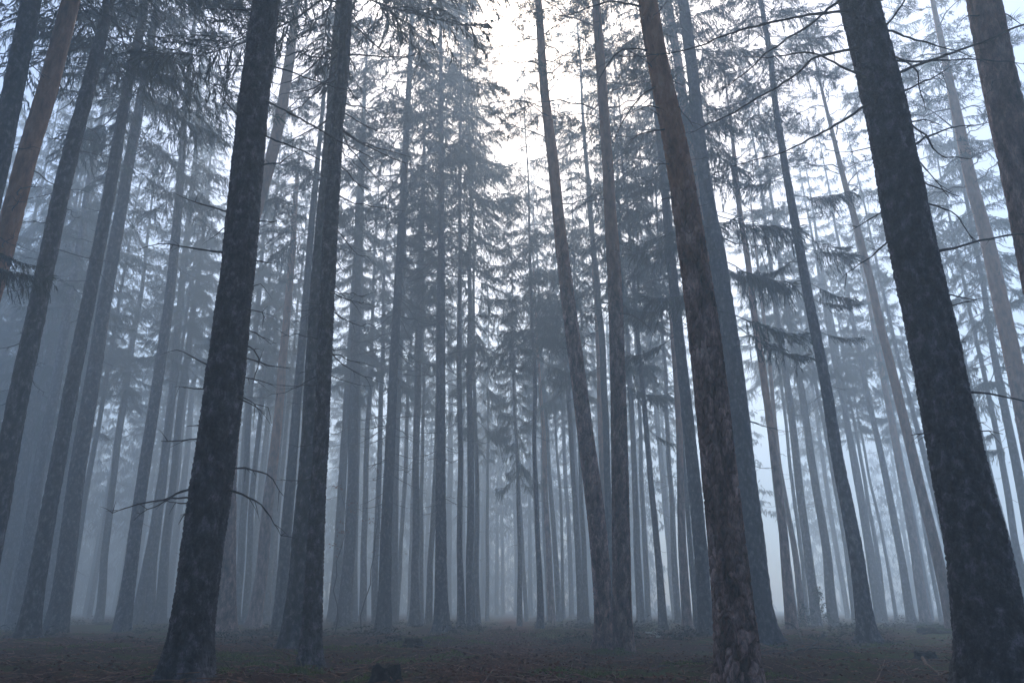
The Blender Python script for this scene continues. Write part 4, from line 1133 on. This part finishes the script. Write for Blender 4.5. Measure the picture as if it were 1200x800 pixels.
def fern():
    b = put(1097, 740)
    rng = np.random.default_rng(85)
    g = Geo()
    for k in range(26):
        a = rng.uniform(0, 6.283); L = rng.uniform(0.45, 0.85); t = np.linspace(0, 1, 9)
        c = rng.normal(0, 0.28, 2)
        P = np.stack([c[0] + np.cos(a) * L * t, c[1] * 0.6 + np.sin(a) * L * t, L * (1.0 * t - 0.75 * t * t)], 1)
        g.tube(P, 0.004 * (1 - t) + 0.001, 3)
        for sg in (-1, 1):
            D = np.stack([-np.sin(a) * sg * np.ones(8), np.cos(a) * sg * np.ones(8), -0.15 * np.ones(8)], 1) * (0.17 * (1.05 - t[1:]))[:, None]
            g.kites(P[1:], D, np.full(8, 0.05), 1, rng)
    o = mesh_obj('fern', g.mesh('fern', [M_LEAF, M_FERN], False)); o.location = b
    tag(o, 'green fern clump on the ground under the slanting rosy-topped pine', 'fern')
M_FERN = simple_mat('fern_green', (0.03, 0.05, 0.02), (0.07, 0.10, 0.04), 5)
fern()

# ------------------------------------------------------------------ the wood beyond, one mass in the fog
def build_far_wood():
    rng = np.random.default_rng(91)
    shapes = []
    for q in range(3):
        g = Geo()
        for k in range(44):
            u = (k + rng.random()) / 44
            L = 3.4 * ((1 - u) ** 0.85) * rng.uniform(0.6, 1.1) + 0.3
            a = k * 2.399 + rng.normal(0, 0.3)
            n = int(34 * L / 2) + 6
            t = rng.random(n) ** 0.7
            off = rng.normal(0, 0.16, n) * L
            B = np.stack([np.cos(a) * L * t - np.sin(a) * off, np.sin(a) * L * t + np.cos(a) * off, u * 15 - 0.35 * L * t + rng.normal(0, 0.1, n)], 1)
            D = np.stack([rng.normal(0, 0.25, n), rng.normal(0, 0.25, n), -rng.uniform(0.25, 0.7, n)], 1)
            g.kites(B, D, rng.uniform(0.10, 0.2, n), 1, rng)
        shapes.append(np.vstack(g.V))
    out = Geo()
    done = []
    tries = 0
    while len(done) < 230 and tries < 6000:
        tries += 1
        y = rng.uniform(72, 150); x = rng.uniform(-0.95, 0.80) * y
        if x > 8 + 0.10 * y and rng.random() < 0.93: continue
        if any((x - a) ** 2 + (y - b) ** 2 < 16 for a, b in done): continue
        done.append((x, y))
        z = float(ground_z(x, y)); H = rng.uniform(24, 30); c0 = rng.uniform(8, 12) if y < 85 else rng.uniform(0.5, 6)
        out.tube(np.array([[x, y, z - 0.3], [x, y, z + c0], [x + 0.1, y, z + H]]), np.array([0.24, 0.17, 0.03]), 7, 0)
        V = shapes[int(rng.integers(3))] * np.array([1, 1, (H - c0) / 15.0])
        V = rotz(V, rng.uniform(0, 6.28)) + np.array([x, y, z + c0])
        out.add(V, np.arange(len(V)).reshape(-1, 4), None, 1)
    tag(mesh_obj('far_wood', out.mesh('far_wood', [M_SPRUCE, M_NEEDLE])), 'the distant wood lost in fog behind every trunk', 'wood', kind='stuff')
build_far_wood()

# ------------------------------------------------------------------ haze
def build_haze():
    lo, hi = -1.6, 37.0
    x0, x1, y0, y1 = -206, 206, -206, 222
    V = [(x, y, z) for z in (lo, hi) for x, y in ((x0, y0), (x1, y0), (x1, y1), (x0, y1))]
    Q = np.array([(3, 2, 1, 0), (4, 5, 6, 7), (0, 1, 5, 4), (1, 2, 6, 5), (2, 3, 7, 6), (3, 0, 4, 7)])
    m = bpy.data.materials.new('haze'); m.use_nodes = True
    n, l = m.node_tree.nodes, m.node_tree.links
    n.clear()
    out = n.new('ShaderNodeOutputMaterial'); v = n.new('ShaderNodeVolumePrincipled')
    v.inputs['Color'].default_value = (0.79, 0.915, 1.0, 1)
    v.inputs['Density'].default_value = HAZE_DENSITY
    v.inputs['Anisotropy'].default_value = 0.42
    v.inputs['Density Attribute'].default_value = ''
    l.new(v.outputs[0], out.inputs['Volume'])
    m.cycles.homogeneous_volume = True
    tag(mesh_obj('haze', make_mesh('haze', V, [Q], False, m)), 'pale blue fog filling the whole wood', 'fog', kind='stuff')
build_haze()
